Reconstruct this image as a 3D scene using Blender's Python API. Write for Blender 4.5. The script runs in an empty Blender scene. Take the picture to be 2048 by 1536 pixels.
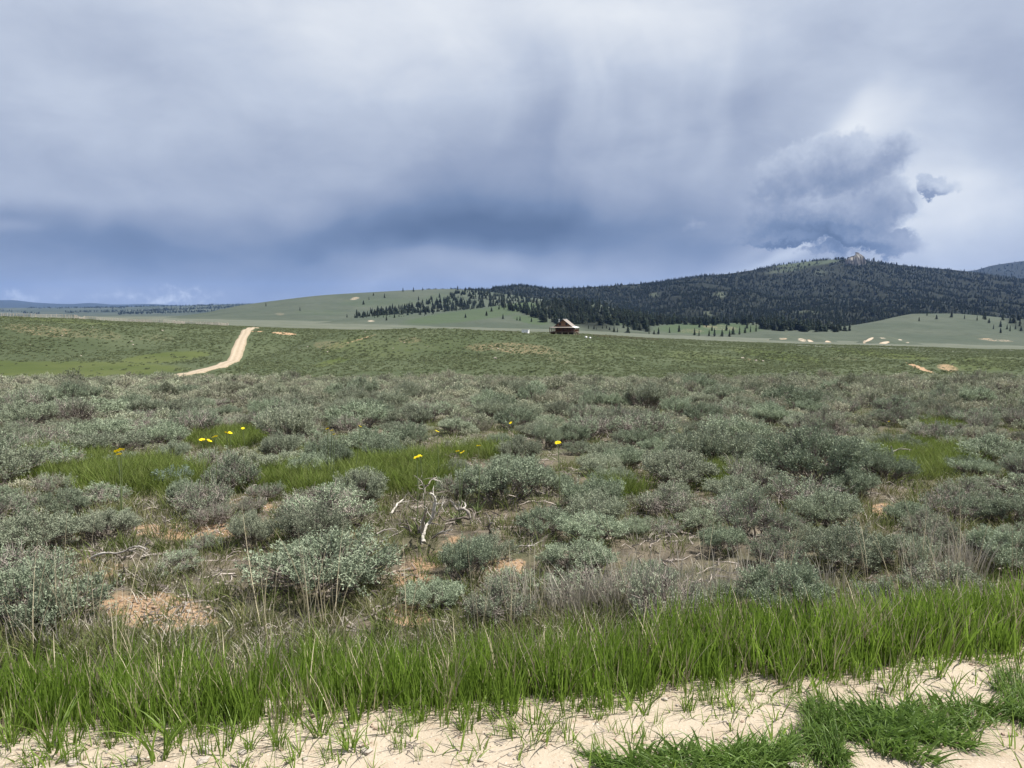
import bpy, math, random
import numpy as np

# ------------------------------------------------------------------ camera
F = 1539.0            # focal length in pixels of a 2048 wide frame
CX, CY, HZ = 1024.0, 768.0, 625.0
EYE = 1.65
PITCH = math.atan((CY - HZ) / F)
CP, SP = math.cos(PITCH), math.sin(PITCH)
SC = bpy.context.scene
COL = SC.collection
cam_d = bpy.data.cameras.new("camera")
cam_d.sensor_fit = 'HORIZONTAL'
cam_d.sensor_width = 36.0
cam_d.lens = 36.0 * F / 2048.0
cam_d.clip_start = 0.05
cam_d.clip_end = 90000.0
cam = bpy.data.objects.new("camera", cam_d)
cam.location = (0, 0, EYE)
cam.rotation_euler = (math.pi / 2 - PITCH, 0, 0)
COL.objects.link(cam)
SC.camera = cam

# ------------------------------------------------------------------ light and exposure
SUN_AZ, SUN_EL = math.radians(86), math.radians(61)     # azimuth clockwise from the view direction
sun_d = bpy.data.lights.new("sun", 'SUN')
sun_d.energy = 5.0
sun_d.angle = math.radians(0.55)
sun_d.color = (1.0, 0.955, 0.88)
sun = bpy.data.objects.new("sun", sun_d)
sun.rotation_euler = (math.pi / 2 - SUN_EL, 0, math.pi - SUN_AZ)
COL.objects.link(sun)

vs = SC.view_settings
vs.view_transform = 'Standard'
vs.look = 'None'
vs.gamma = 1.0
vs.use_curve_mapping = False
vs.exposure = 0.92
SC.cycles.max_bounces = 5
SC.cycles.diffuse_bounces = 2
SC.cycles.glossy_bounces = 2
SC.cycles.transmission_bounces = 3
SC.cycles.transparent_max_bounces = 6
SC.cycles.volume_bounces = 0
SC.cycles.use_denoising = True
SC.cycles.use_adaptive_sampling = False


def ray(x, y):
    r, u = (x - CX) / F, (CY - y) / F
    return r, CP + SP * u, -SP + CP * u


def at(x, y, D):
    """world point seen at pixel (x, y) at forward distance D"""
    a, b, c = ray(x, y)
    return a / b * D, D, EYE + c / b * D


def project(X, Y, Z):
    X, Y, Z = np.asarray(X, float), np.asarray(Y, float), np.asarray(Z, float) - EYE
    fwd = Y * CP - Z * SP
    up = Y * SP + Z * CP
    fwd = np.where(np.abs(fwd) < 1e-6, 1e-6, fwd)
    return CX + F * X / fwd, CY - F * up / fwd


# ------------------------------------------------------------------ node helper
SKY_L0 = 0.665


class NT:
    def __init__(s, tree):
        s.t = tree
        tree.nodes.clear()

    def n(s, typ, ins=None, **kw):
        nd = s.t.nodes.new(typ)
        for k, v in kw.items():
            setattr(nd, k, v)
        for k, v in (ins or {}).items():
            s.put(nd.inputs[k], v)
        return nd

    def put(s, sock, v):
        if isinstance(v, bpy.types.NodeSocket):
            s.t.links.new(v, sock)
        elif v is not None:
            if sock.type == 'RGBA' and len(v) == 3:
                v = (*v, 1)
            sock.default_value = v

    def m(s, op, a, b=None, c=None, clamp=False):
        nd = s.t.nodes.new('ShaderNodeMath')
        nd.operation = op
        nd.use_clamp = clamp
        for i, v in enumerate((a, b, c)):
            if v is not None:
                s.put(nd.inputs[i], v)
        return nd.outputs[0]

    def add(s, *v):
        o = v[0]
        for k in v[1:]:
            o = s.m('ADD', o, k)
        return o

    def mul(s, a, b):
        return s.m('MULTIPLY', a, b)

    def sub(s, a, b):
        return s.m('SUBTRACT', a, b)

    def step(s, v, lo, hi, to0=0.0, to1=1.0):
        nd = s.n('ShaderNodeMapRange', interpolation_type='SMOOTHSTEP')
        for i, k in enumerate((v, lo, hi, to0, to1)):
            s.put(nd.inputs[i], k)
        return nd.outputs[0]

    def noise(s, vec, scale, detail=4, rough=0.5, dist=0.0, out=0):
        nd = s.n('ShaderNodeTexNoise', {'Vector': vec, 'Scale': scale, 'Detail': detail,
                                         'Roughness': rough, 'Distortion': dist})
        return nd.outputs[out]

    def mix(s, f, a, b, blend='MIX'):
        nd = s.n('ShaderNodeMix', data_type='RGBA', blend_type=blend, clamp_factor=True)
        s.put(nd.inputs[0], f)
        s.put(nd.inputs[6], a)
        s.put(nd.inputs[7], b)
        return nd.outputs[2]

    def xyz(s, x, y, z):
        return s.n('ShaderNodeCombineXYZ', {0: x, 1: y, 2: z}).outputs[0]


# ------------------------------------------------------------------ world: a storm sky over a Nishita sky
def angles(x, y):
    a, b, c = ray(x, y)
    l = math.sqrt(a * a + b * b + c * c)
    return math.atan2(a, b) * F, math.asin(c / l) * F


world = bpy.data.worlds.new("World")
SC.world = world
world.use_nodes = True
w = NT(world.node_tree)
tc = w.n('ShaderNodeTexCoord').outputs['Generated']
sep = w.n('ShaderNodeSeparateXYZ', {0: tc})
dx, dy, dz = sep.outputs
AZ = w.mul(w.m('ARCTAN2', dx, dy), F)
EL = w.mul(w.m('ARCSINE', dz), F)
UV = w.xyz(AZ, EL, 0.0)


def vm(op, a, b, c=None):
    nd = w.n('ShaderNodeVectorMath', operation=op)
    for i, v in enumerate((a, b, c)):
        if v is not None:
            w.put(nd.inputs[i], v)
    return nd.outputs['Value'] if op == 'DOT_PRODUCT' else nd.outputs[0]


def warp(scale, detail, amp, rough=0.5):
    nz = w.n('ShaderNodeTexNoise', {'Vector': tc, 'Scale': scale, 'Detail': detail, 'Roughness': rough}).outputs['Color']
    return vm('MULTIPLY_ADD', nz, (amp, amp, 0), (-amp / 2, -amp / 2, 0))


def blob(uv, x, y, rx, ry, rot, amp, acc=None):
    """soft ellipse of cloud brightness round the direction of pixel (x, y)"""
    cx, cy = angles(x, y)
    p = w.n('ShaderNodeMapping', {0: uv, 1: (cx, cy, 0), 2: (0, 0, math.radians(rot)), 3: (rx, ry, 1)}, vector_type='TEXTURE').outputs[0]
    e = w.m('POWER', 0.3679, vm('DOT_PRODUCT', p, p))
    return w.m('MULTIPLY_ADD', e, amp, 0.0 if acc is None else acc)


WL = warp(5.0, 3, 170)
WA = vm('ADD', UV, WL)
# general overcast
gen = w.noise(w.xyz(dx, dy, w.mul(dz, 2.2)), 2.6, 7, 0.52)
L = w.add(SKY_L0, w.mul(w.sub(gen, 0.5), 0.42))
mot = w.noise(w.xyz(dx, dy, w.mul(dz, 1.9)), 8.5, 6, 0.55, 0.35)
L = w.add(L, w.mul(w.sub(mot, 0.5), 0.26))
L = w.add(L, w.step(EL, 260, 640, 0.0, 0.17))
# darker towards the horizon, rain-blue band
L = w.add(L, w.step(EL, 330, 60, 0.0, -0.20))
SKY_BLOBS = [
    (60, 190, 190, 75, -20, .10), (60, 30, 150, 90, 0, -.06),
    (690, 90, 280, 150, 20, .11), (420, 200, 330, 60, -28, -.05),
    (1250, 40, 330, 60, 0, .12), (470, 330, 300, 55, 10, -.08),
    (130, 395, 200, 30, 8, .10), (0, 415, 70, 22, 0, -.14), (20, 445, 50, 14, 0, .14),
    (930, 448, 400, 44, 3, -.25), (800, 478, 170, 22, -6, -.09), (1180, 470, 330, 60, -3, -.17),
    (1040, 380, 320, 70, 5, -.10),
    (180, 480, 230, 40, 0, -.19), (330, 540, 420, 42, 0, -.12),
    (480, 478, 190, 14, -10, .04), (600, 466, 640, 46, 0, -.15), (960, 520, 220, 38, 6, .13), (1130, 545, 150, 30, 0, .10),
    (700, 575, 260, 26, 0, .07), (60, 585, 150, 22, 0, .08),
    (1090, 250, 240, 150, 10, -.10),
    (1500, 190, 190, 130, 30, -.11), (1940, 150, 190, 130, -20, -.07),
    (1720, 225, 150, 26, 38, .07), (1695, 280, 110, 40, 20, .30),
    (1860, 360, 120, 100, 0, .22), (1960, 450, 220, 90, 0, .24), (1560, 515, 190, 16, 12, .30),
    (1480, 500, 90, 22, 22, .18), (1440, 190, 20, 120, -3, .045), (1405, 300, 18, 80, -28, .05),
]
for b in SKY_BLOBS:
    L = blob(WA, *b, acc=L)
# falling curtains of rain and hail: streaks bowed along an arc right of the middle
ccx, ccy = angles(900, 230)
rel = vm('MULTIPLY_ADD', WA, (1, 0.74, 0), (-ccx, -ccy * 0.74, 0))
rad = w.m('SQRT', vm('DOT_PRODUCT', rel, rel))
strk = w.noise(w.xyz(w.mul(rad, 0.0075), w.mul(EL, 0.0016), 3.7), 1.0, 3, 0.5)
sm = blob(WA, 1280, 240, 260, 190, 0, 1.0, blob(WA, 1060, 300, 200, 160, 0, .4))
L = w.add(L, w.mul(w.mul(w.sub(strk, 0.47), sm), 0.50))

# the cumulus on the right, low fragments
CUM = [(1700, 330, 110, 58, 8, 1.15), (1590, 360, 110, 62, 0, 1.0), (1655, 425, 150, 62, 0, 1.15), (1510, 420, 90, 45, 0, .5), (1755, 400, 80, 60, 0, .85),
       (1590, 472, 105, 19, 4, 1.2), (1720, 472, 110, 28, -14, 1.2), (1775, 300, 62, 36, 15, 1.05), (1420, 445, 80, 26, 10, .42),
       (1650, 505, 80, 15, 0, .7), (1872, 368, 44, 19, -10, 1.0), (1812, 412, 24, 30, 40, .8)]
WC = warp(30.0, 7, 85, 0.66)
bil0 = w.noise(tc, 30.0, 6, 0.6)
bil1 = w.noise(vm('ADD', tc, (14 / F, 0, 18 / F)), 30.0, 4, 0.55)


def density(off, bil):
    uv = vm('ADD', vm('ADD', UV, WC), off)
    d = w.m('MULTIPLY', 0.0, 0.0)
    for c in CUM:
        d = w.m('MAXIMUM', d, blob(uv, *c))
    return w.m('MULTIPLY_ADD', w.sub(bil, 0.5), 0.75, d)


D0 = density((0, 0, 0), bil0)
D1 = density((14, 18, 0), bil1)
alpha = w.mul(w.step(D0, 0.36, 0.66), 0.92)
body = w.add(0.45, w.mul(w.sub(D0, D1), 0.50), w.step(D0, 0.9, 0.40, -0.02, 0.13))
body = w.add(body, w.step(EL, 120, 330, -0.14, 0.12))
WB = vm('ADD', UV, WC)
body = blob(WB, 1590, 480, 120, 16, 3, -.14, blob(WB, 1700, 470, 120, 18, -10, -.14, blob(WB, 1620, 405, 90, 26, 0, .10, body)))
L = w.add(w.mul(L, w.sub(1.0, alpha)), w.mul(body, alpha))
# small bright tops low on the left
lm = blob(WB, 380, 588, 70, 9, 0, .9, blob(WB, 30, 600, 60, 7, 0, .7, blob(WB, 290, 596, 120, 8, 0, .5)))
L = w.add(L, w.mul(lm, w.step(bil0, 0.44, 0.66, 0.0, 0.36)))
ramp = w.n('ShaderNodeValToRGB', {0: w.m('ADD', L, 0.0, clamp=True)})
els = ramp.color_ramp.elements
STOPS = [(0.0, (.092, .140, .255)), (.25, (.172, .236, .380)), (.5, (.330, .388, .525)),
         (.75, (.565, .626, .745)), (1.0, (.865, .900, .945))]
while len(els) < len(STOPS):
    els.new(0.5)
for e, (p, c) in zip(els, STOPS):
    e.position = p
    e.color = (*c, 1)
sky = w.n('ShaderNodeTexSky', sky_type='NISHITA', sun_disc=False, sun_elevation=SUN_EL, sun_rotation=SUN_AZ)
skyc = w.n('ShaderNodeVectorMath', {0: sky.outputs[0], 1: (0.10, 0.10, 0.10)}, operation='MULTIPLY').outputs[0]
tot = w.mix(0.93, skyc, ramp.outputs[0])
bg = w.n('ShaderNodeBackground', {'Color': tot, 'Strength': 0.525})
w.n('ShaderNodeOutputWorld', {0: bg.outputs[0]})
world.cycles.sampling_method = 'MANUAL'
world.cycles.sample_map_resolution = 512

# ------------------------------------------------------------------ mesh and object helpers
RNG = np.random.default_rng(7)
random.seed(7)


def mesh_np(name, V, faces, mat=None, smooth=False, attrs=None):
    """faces: one (n,k) int array or a list of them"""
    if isinstance(faces, np.ndarray):
        faces = [faces]
    faces = [np.asarray(f, np.int32) for f in faces if len(f)]
    V = np.asarray(V, np.float32)
    me = bpy.data.meshes.new(name)
    me.vertices.add(len(V))
    me.vertices.foreach_set('co', V.ravel())
    loops = np.concatenate([f.ravel() for f in faces])
    tot_ = np.concatenate([np.full(len(f), f.shape[1], np.int32) for f in faces])
    start = np.concatenate([[0], np.cumsum(tot_)[:-1]]).astype(np.int32)
    me.loops.add(len(loops))
    me.loops.foreach_set('vertex_index', loops)
    me.polygons.add(len(tot_))
    me.polygons.foreach_set('loop_start', start)
    me.polygons.foreach_set('loop_total', tot_)
    me.polygons.foreach_set('use_smooth', np.full(len(tot_), smooth, bool))
    me.update(calc_edges=True)
    for k, a in (attrs or {}).items():
        a = np.asarray(a, np.float32)
        if a.ndim == 2:
            if a.shape[1] == 3:
                a = np.concatenate([a, np.ones((len(a), 1), np.float32)], 1)
            at_ = me.attributes.new(k, 'FLOAT_COLOR', 'POINT')
            at_.data.foreach_set('color', a.ravel())
        else:
            at_ = me.attributes.new(k, 'FLOAT', 'POINT')
            at_.data.foreach_set('value', a)
    if mat:
        me.materials.append(mat)
    return me


def link(name, me, parent=None, loc=None, rot=None, scl=None):
    o = bpy.data.objects.new(name, me)
    COL.objects.link(o)
    if parent:
        o.parent = parent
    if loc is not None:
        o.location = loc
    if rot is not None:
        o.rotation_euler = rot
    if scl is not None:
        o.scale = scl if hasattr(scl, '__len__') else (scl,) * 3
    return o


def tag(o, label=None, cat=None, group=None, kind=None):
    for k, v in (('label', label), ('category', cat), ('group', group), ('kind', kind)):
        if v:
            o[k] = v
    return o


def thing(name, label, cat, loc=(0, 0, 0), rz=0.0, group=None, scl=None):
    o = link(name, None, None, loc, (0, 0, rz), scl)
    o.empty_display_size = 0.1
    return tag(o, label, cat, group)


def dup(root, loc, rz, scl, label, group=None, tilt=(0, 0)):
    r = root.copy()
    COL.objects.link(r)
    r.location = loc
    r.rotation_euler = (tilt[0], tilt[1], rz)
    r.scale = scl
    r['label'] = label
    if group:
        r['group'] = group
    elif 'group' in r:
        del r['group']
    for ch in list(root.children):
        c = ch.copy()
        COL.objects.link(c)
        c.parent = r
    return r


class MB:
    """collects shapes into one mesh"""

    def __init__(s):
        s.V, s.Fs, s.n, s.A = [], {}, 0, []

    def add(s, V, Fc, a=None):
        V = np.asarray(V, float).reshape(-1, 3)
        Fc = np.asarray(Fc, int)
        s.Fs.setdefault(Fc.shape[1], []).append(Fc + s.n)
        s.V.append(V)
        s.A.append(np.full(len(V), 0.5 if a is None else a) if np.ndim(a) == 0 else np.asarray(a, float))
        s.n += len(V)

    def box(s, c, d, rz=0.0, rx=0.0, ry=0.0):
        q = np.array([[-1, -1, -1], [1, -1, -1], [1, 1, -1], [-1, 1, -1], [-1, -1, 1], [1, -1, 1], [1, 1, 1], [-1, 1, 1]]) * 0.5 * np.array(d)
        q = q @ rotm(rx, ry, rz).T + np.array(c)
        s.add(q, [[0, 3, 2, 1], [4, 5, 6, 7], [0, 1, 5, 4], [1, 2, 6, 5], [2, 3, 7, 6], [3, 0, 4, 7]])

    def prism(s, poly, n0, off):
        """extrude a polygon (k,3) by vector off"""
        P = np.asarray(poly, float)
        k = len(P)
        s.add(np.concatenate([P, P + np.asarray(off, float)]),
              [[i, (i + 1) % k, k + (i + 1) % k, k + i] for i in range(k)])
        b = s.n - 2 * k
        s.Fs.setdefault(k, []).append(np.array([list(range(k))[::-1]]) + b)
        s.Fs.setdefault(k, []).append(np.array([list(range(k, 2 * k))]) + b)

    def tube(s, P, R, k=5, a=None, cap=True):
        P = np.asarray(P, float)
        n = len(P)
        R = np.broadcast_to(np.asarray(R, float), (n,))
        T = np.gradient(P, axis=0)
        T /= np.linalg.norm(T, axis=1)[:, None] + 1e-9
        ref = np.array([0.31, 0.17, 0.93]) if abs(T[0, 2]) < 0.8 else np.array([1.0, 0.13, 0.05])
        A = np.cross(T, ref)
        A /= np.linalg.norm(A, axis=1)[:, None] + 1e-9
        B = np.cross(T, A)
        ang = np.arange(k) * 2 * math.pi / k
        V = P[:, None, :] + R[:, None, None] * (np.cos(ang)[None, :, None] * A[:, None, :] + np.sin(ang)[None, :, None] * B[:, None, :])
        i = np.arange(n - 1)[:, None] * k
        j = np.arange(k)[None, :]
        j2 = (j + 1) % k
        Fq = np.stack([i + j, i + j2, i + k + j2, i + k + j], -1).reshape(-1, 4)
        s.add(V.reshape(-1, 3), Fq, a)
        if cap:
            b = s.n - n * k
            s.Fs.setdefault(k, []).append(np.array([list(range(k))]) + b)
            s.Fs.setdefault(k, []).append(np.array([list(range((n - 1) * k, n * k))[::-1]]) + b)

    def mesh(s, name, mat, smooth=False):
        return mesh_np(name, np.concatenate(s.V), [np.concatenate(f) for f in s.Fs.values()], mat, smooth,
                       {'tint': np.concatenate(s.A)})


def rotm(rx, ry, rz):
    cx, sx, cy, sy, cz, sz = math.cos(rx), math.sin(rx), math.cos(ry), math.sin(ry), math.cos(rz), math.sin(rz)
    X = np.array([[1, 0, 0], [0, cx, -sx], [0, sx, cx]])
    Y = np.array([[cy, 0, sy], [0, 1, 0], [-sy, 0, cy]])
    Z = np.array([[cz, -sz, 0], [sz, cz, 0], [0, 0, 1]])
    return Z @ Y @ X


def vnoise(x, y, seed=0):
    x, y = np.asarray(x, float), np.asarray(y, float)
    xi, yi = np.floor(x).astype(np.int64), np.floor(y).astype(np.int64)
    fx, fy = x - xi, y - yi
    fx, fy = fx * fx * (3 - 2 * fx), fy * fy * (3 - 2 * fy)

    def h(a, b):
        v = (a * 374761393 + b * 668265263 + seed * 1442695041) & 0x7fffffff
        v = ((v ^ (v >> 13)) * 1274126177) & 0x7fffffff
        v = (v ^ (v >> 16)) & 0xffff
        return v / 65535.0
    return (h(xi, yi) * (1 - fx) + h(xi + 1, yi) * fx) * (1 - fy) + (h(xi, yi + 1) * (1 - fx) + h(xi + 1, yi + 1) * fx) * fy


def fbm(x, y, oct=4, seed=0, gain=0.5):
    t, a, n = 0.0, 1.0, 0.0
    for i in range(oct):
        t = t + a * (vnoise(np.asarray(x) * 2 ** i + 17.3 * i, np.asarray(y) * 2 ** i - 9.1 * i, seed + i) - 0.5)
        n += a
        a *= gain
    return t / n * 2


def pchip(xk, yk, x):
    h = np.diff(xk)
    d = np.diff(yk) / h
    m = np.zeros(len(xk))
    m[0], m[-1] = d[0], d[-1]
    for i in range(1, len(xk) - 1):
        if d[i - 1] * d[i] > 0:
            w1, w2 = 2 * h[i] + h[i - 1], h[i] + 2 * h[i - 1]
            m[i] = (w1 + w2) / (w1 / d[i - 1] + w2 / d[i])
    k = np.clip(np.searchsorted(xk, x) - 1, 0, len(h) - 1)
    t = (x - xk[k]) / h[k]
    t2, t3 = t * t, t * t * t
    return ((2 * t3 - 3 * t2 + 1) * yk[k] + (t3 - 2 * t2 + t) * h[k] * m[k] + (-2 * t3 + 3 * t2) * yk[k + 1] + (t3 - t2) * h[k] * m[k + 1])


def scatter(name, pts, rots, scls, idx, protos, label, cat):
    """one uncountable mass: prototypes instanced on points by geometry nodes"""
    me = bpy.data.meshes.new(name)
    n = len(pts)
    me.vertices.add(n)
    me.vertices.foreach_set('co', np.asarray(pts, np.float32).ravel())
    for k, a in (('rot', rots), ('scl', scls)):
        a = np.asarray(a, np.float32)
        if a.ndim == 1:
            a = np.repeat(a[:, None], 3, 1)
        t = me.attributes.new(k, 'FLOAT_VECTOR', 'POINT')
        t.data.foreach_set('vector', a.ravel())
    t = me.attributes.new('idx', 'INT', 'POINT')
    t.data.foreach_set('value', np.asarray(idx, np.int32))
    o = link(name, me)
    tag(o, label, cat, kind='stuff')
    src = bpy.data.collections.new(name + '_source')
    for i, pm in enumerate(protos):
        src.objects.link(bpy.data.objects.new('%s_source_%02d' % (name, i), pm))
    g = bpy.data.node_groups.new(name + '_nodes', 'GeometryNodeTree')
    g.interface.new_socket('Geometry', in_out='INPUT', socket_type='NodeSocketGeometry')
    g.interface.new_socket('Geometry', in_out='OUTPUT', socket_type='NodeSocketGeometry')
    N = g.nodes.new
    gi, go = N('NodeGroupInput'), N('NodeGroupOutput')
    ci = N('GeometryNodeCollectionInfo')
    ci.inputs['Collection'].default_value = src
    ci.inputs['Separate Children'].default_value = True
    ci.inputs['Reset Children'].default_value = True
    ip = N('GeometryNodeInstanceOnPoints')
    ip.inputs['Pick Instance'].default_value = True

    def attr(nm, typ):
        a = N('GeometryNodeInputNamedAttribute')
        a.data_type = typ
        a.inputs['Name'].default_value = nm
        return a.outputs['Attribute']
    e2r = N('FunctionNodeEulerToRotation')
    lk = g.links.new
    lk(gi.outputs[0], ip.inputs['Points'])
    lk(ci.outputs[0], ip.inputs['Instance'])
    lk(attr('idx', 'INT'), ip.inputs['Instance Index'])
    lk(attr('rot', 'FLOAT_VECTOR'), e2r.inputs[0])
    lk(e2r.outputs[0], ip.inputs['Rotation'])
    lk(attr('scl', 'FLOAT_VECTOR'), ip.inputs['Scale'])
    lk(ip.outputs[0], go.inputs[0])
    md = o.modifiers.new('instances', 'NODES')
    md.node_group = g
    return o
# ------------------------------------------------------------------ materials
def material(name, rough=0.9):
    m = bpy.data.materials.new(name)
    m.use_nodes = True
    t = NT(m.node_tree)
    return m, t


def finish(t, col, rough=0.9, normal=None, spec=0.2, **kw):
    b = t.n('ShaderNodeBsdfPrincipled', {'Base Color': col, 'Roughness': rough, 'Specular IOR Level': spec})
    for k, v in kw.items():
        t.put(b.inputs[k], v)
    if normal is not None:
        t.put(b.inputs['Normal'], normal)
    t.n('ShaderNodeOutputMaterial', {0: b.outputs[0]})
    return b


def plain(name, c1, c2=None, scale=8.0, rough=0.85, spec=0.25, bump=0.0, detail=5, stretch=(1, 1, 1)):
    m, t = material(name)
    co = t.n('ShaderNodeMapping', {0: t.n('ShaderNodeTexCoord').outputs['Object'], 3: stretch}).outputs[0]
    nz = t.noise(co, scale, detail, 0.6)
    col = t.mix(t.step(nz, 0.3, 0.7), c1, c2 or tuple(k * 0.75 for k in c1))
    nrm = None
    if bump:
        nrm = t.n('ShaderNodeBump', {'Strength': bump, 'Distance': 0.02, 'Height': nz}).outputs[0]
    finish(t, col, rough, nrm, spec)
    return m


def leafy(name, ca, cb, cc=None, trans=0.3, rough=0.7, vary=0.25, spec=0.15):
    """leaf material: tint attribute runs from ca to cb, each plant varies a little"""
    m, t = material(name)
    ti = t.n('ShaderNodeAttribute', attribute_name='tint').outputs['Fac']
    rnd = t.n('ShaderNodeObjectInfo').outputs['Random']
    col = t.mix(ti, ca, cb)
    if cc:
        col = t.mix(t.step(rnd, 0.35, 1.0, 0.0, 0.75), col, cc)
    hsv = t.n('ShaderNodeHueSaturation', {'Hue': 0.5, 'Saturation': 1.0, 'Color': col,
                                          'Value': t.m('ADD', t.mul(t.m('FRACT', t.mul(rnd, 7.31)), vary * 2), 1.0 - vary)})
    b = t.n('ShaderNodeBsdfPrincipled', {'Base Color': hsv.outputs[0], 'Roughness': rough, 'Specular IOR Level': spec})
    tr = t.n('ShaderNodeBsdfTranslucent', {0: hsv.outputs[0]})
    mx = t.n('ShaderNodeMixShader', {0: trans, 1: b.outputs[0], 2: tr.outputs[0]})
    t.n('ShaderNodeOutputMaterial', {0: mx.outputs[0]})
    return m


def ground_material():
    m, t = material('steppe_ground')
    co = t.n('ShaderNodeTexCoord').outputs['Object']
    mk = t.n('ShaderNodeSeparateColor', {0: t.n('ShaderNodeAttribute', attribute_name='mask').outputs['Color']})
    bare, green, far = mk.outputs
    nA, nB, nC = t.noise(co, 0.9, 5), t.noise(co, 5.5, 6, 0.6), t.noise(co, 38, 5, 0.65)
    n0 = t.noise(co, 0.05, 5, 0.55)
    n2 = t.noise(co, 1.3, 3, 0.7)
    lit = t.mix(t.step(nB, 0.32, 0.68), (.062, .053, .040), (.150, .126, .094))
    lit = t.mix(t.step(nA, 0.42, 0.66, 0, 0.7), lit, (.056, .068, .028))
    lit = t.mix(t.step(nC, 0.56, 0.75, 0, 0.55), lit, (.21, .185, .145))
    sage = t.mix(t.step(n0, 0.35, 0.65), (.046, .060, .029), (.062, .076, .040))
    sage = t.mix(t.step(n2, 0.4, 0.75, 0, 0.55), sage, (.036, .044, .025))
    fgr = t.mix(t.step(n0, 0.35, 0.65), (.048, .064, .019), (.066, .080, .028))
    col = t.mix(far, lit, sage)
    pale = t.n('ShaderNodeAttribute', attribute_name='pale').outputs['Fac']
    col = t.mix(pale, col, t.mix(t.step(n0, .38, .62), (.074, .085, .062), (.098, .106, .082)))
    cloud_shade = t.n('ShaderNodeAttribute', attribute_name='wood').outputs['Fac']
    col = t.mix(t.mul(cloud_shade, t.step(t.noise(co, 0.0016, 4, .6), .35, .6, .45, 1.0)), col, (.034, .044, .030))  # far plain darkened in its colour to stand for cloud shadow
    col = t.mix(t.step(t.add(green, t.mul(t.sub(nA, 0.5), 0.9)), 0.3, 0.75), col, fgr)
    soil = t.mix(t.step(nC, 0.35, 0.68), (.22, .135, .080), (.35, .245, .155))
    soil = t.mix(t.step(nA, 0.35, 0.7), soil, (.31, .215, .135))
    bf = t.step(t.add(bare, t.mul(t.sub(nB, 0.5), 0.75), t.mul(t.sub(n2, 0.5), 0.7)), 0.42, 0.60)
    col = t.mix(t.mul(bf, t.step(bare, 0.02, 0.2)), col, soil)
    h = t.add(t.mul(nB, 1.0), t.mul(nC, 0.45))
    nrm = t.n('ShaderNodeBump', {'Strength': 0.9, 'Distance': 0.05, 'Height': h}).outputs[0]
    finish(t, col, 0.95, nrm, 0.1)
    return m


def sand_material(name='sandy_track', a=(.345, .295, .232), b=(.280, .232, .175)):
    m, t = material(name)
    co = t.n('ShaderNodeTexCoord').outputs['Object']
    n1, n2, n3 = t.noise(co, 1.6, 5, 0.6), t.noise(co, 14, 6, 0.65), t.noise(co, 120, 4, 0.6)
    col = t.mix(t.step(n1, 0.34, 0.68), a, b)
    col = t.mix(t.step(n2, 0.50, 0.72, 0, 0.55), col, (.255, .19, .13))
    col = t.mix(t.step(n3, 0.55, 0.72, 0, 0.6), col, (.45, .40, .33))
    col = t.mix(t.step(n3, 0.42, 0.30, 0, 0.5), col, (.22, .16, .115))
    vo = t.n('ShaderNodeTexVoronoi', {'Vector': co, 'Scale': 55.0, 'Randomness': 1.0})
    pb = t.step(vo.outputs['Distance'], 0.42, 0.05)
    pick = t.n('ShaderNodeSeparateColor', {0: vo.outputs['Color']})
    pk = t.step(pick.outputs[0], 0.62, 0.66)
    pcol = t.mix(pick.outputs[1], (.27, .20, .15), (.46, .41, .35))
    col = t.mix(t.mul(t.step(pb, 0.35, 0.5), pk), col, pcol)
    if name == 'graded_dirt':
        wear = t.n('ShaderNodeAttribute', attribute_name='wear').outputs['Fac']
        col = t.mix(t.mul(wear, t.step(n1, .3, .6, .4, 1.0)), col, (.17, .135, .085))
    h = t.add(t.mul(n2, 0.8), t.mul(n3, 0.35), t.mul(t.mul(pb, pk), 0.35))
    nrm = t.n('ShaderNodeBump', {'Strength': 0.7, 'Distance': 0.011, 'Height': h}).outputs[0]
    finish(t, col, 0.95, nrm, 0.15)
    return m


def hill_material(name, c1, c2, cg, soil=(.66, .60, .50)):
    m, t = material(name)
    co = t.n('ShaderNodeTexCoord').outputs['Object']
    mk = t.n('ShaderNodeSeparateColor', {0: t.n('ShaderNodeAttribute', attribute_name='mask').outputs['Color']})
    bare, green, fl = mk.outputs
    a, b, c = t.noise(co, 0.006, 5, 0.55), t.noise(co, 0.06, 5, 0.6), t.noise(co, 0.45, 3, 0.7)
    col = t.mix(t.step(a, 0.35, 0.65), c1, c2)
    col = t.mix(t.step(b, 0.42, 0.7, 0, 0.45), col, tuple(k * 0.72 for k in c1))
    col = t.mix(t.step(c, 0.5, 0.75, 0, 0.4), col, tuple(k * 0.6 for k in c1))
    col = t.mix(t.step(t.add(green, t.mul(t.sub(b, 0.5), 0.6)), 0.3, 0.9), col, cg)
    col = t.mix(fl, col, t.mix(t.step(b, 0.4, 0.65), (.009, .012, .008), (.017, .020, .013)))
    bf = t.step(t.add(bare, t.mul(t.sub(b, 0.5), 0.7), t.mul(t.sub(c, 0.5), 1.3)), 0.38, 0.72)
    col = t.mix(t.mul(bf, t.step(bare, 0.02, 0.2)), col, t.mix(t.step(b, .35, .65), soil, tuple(k * f_ for k, f_ in zip(soil, (.85, .72, .60)))))
    nrm = t.n('ShaderNodeBump', {'Strength': 0.6, 'Distance': 2.0, 'Height': t.add(b, t.mul(c, 0.25))}).outputs[0]
    finish(t, col, 0.95, nrm, 0.1)
    return m


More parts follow.
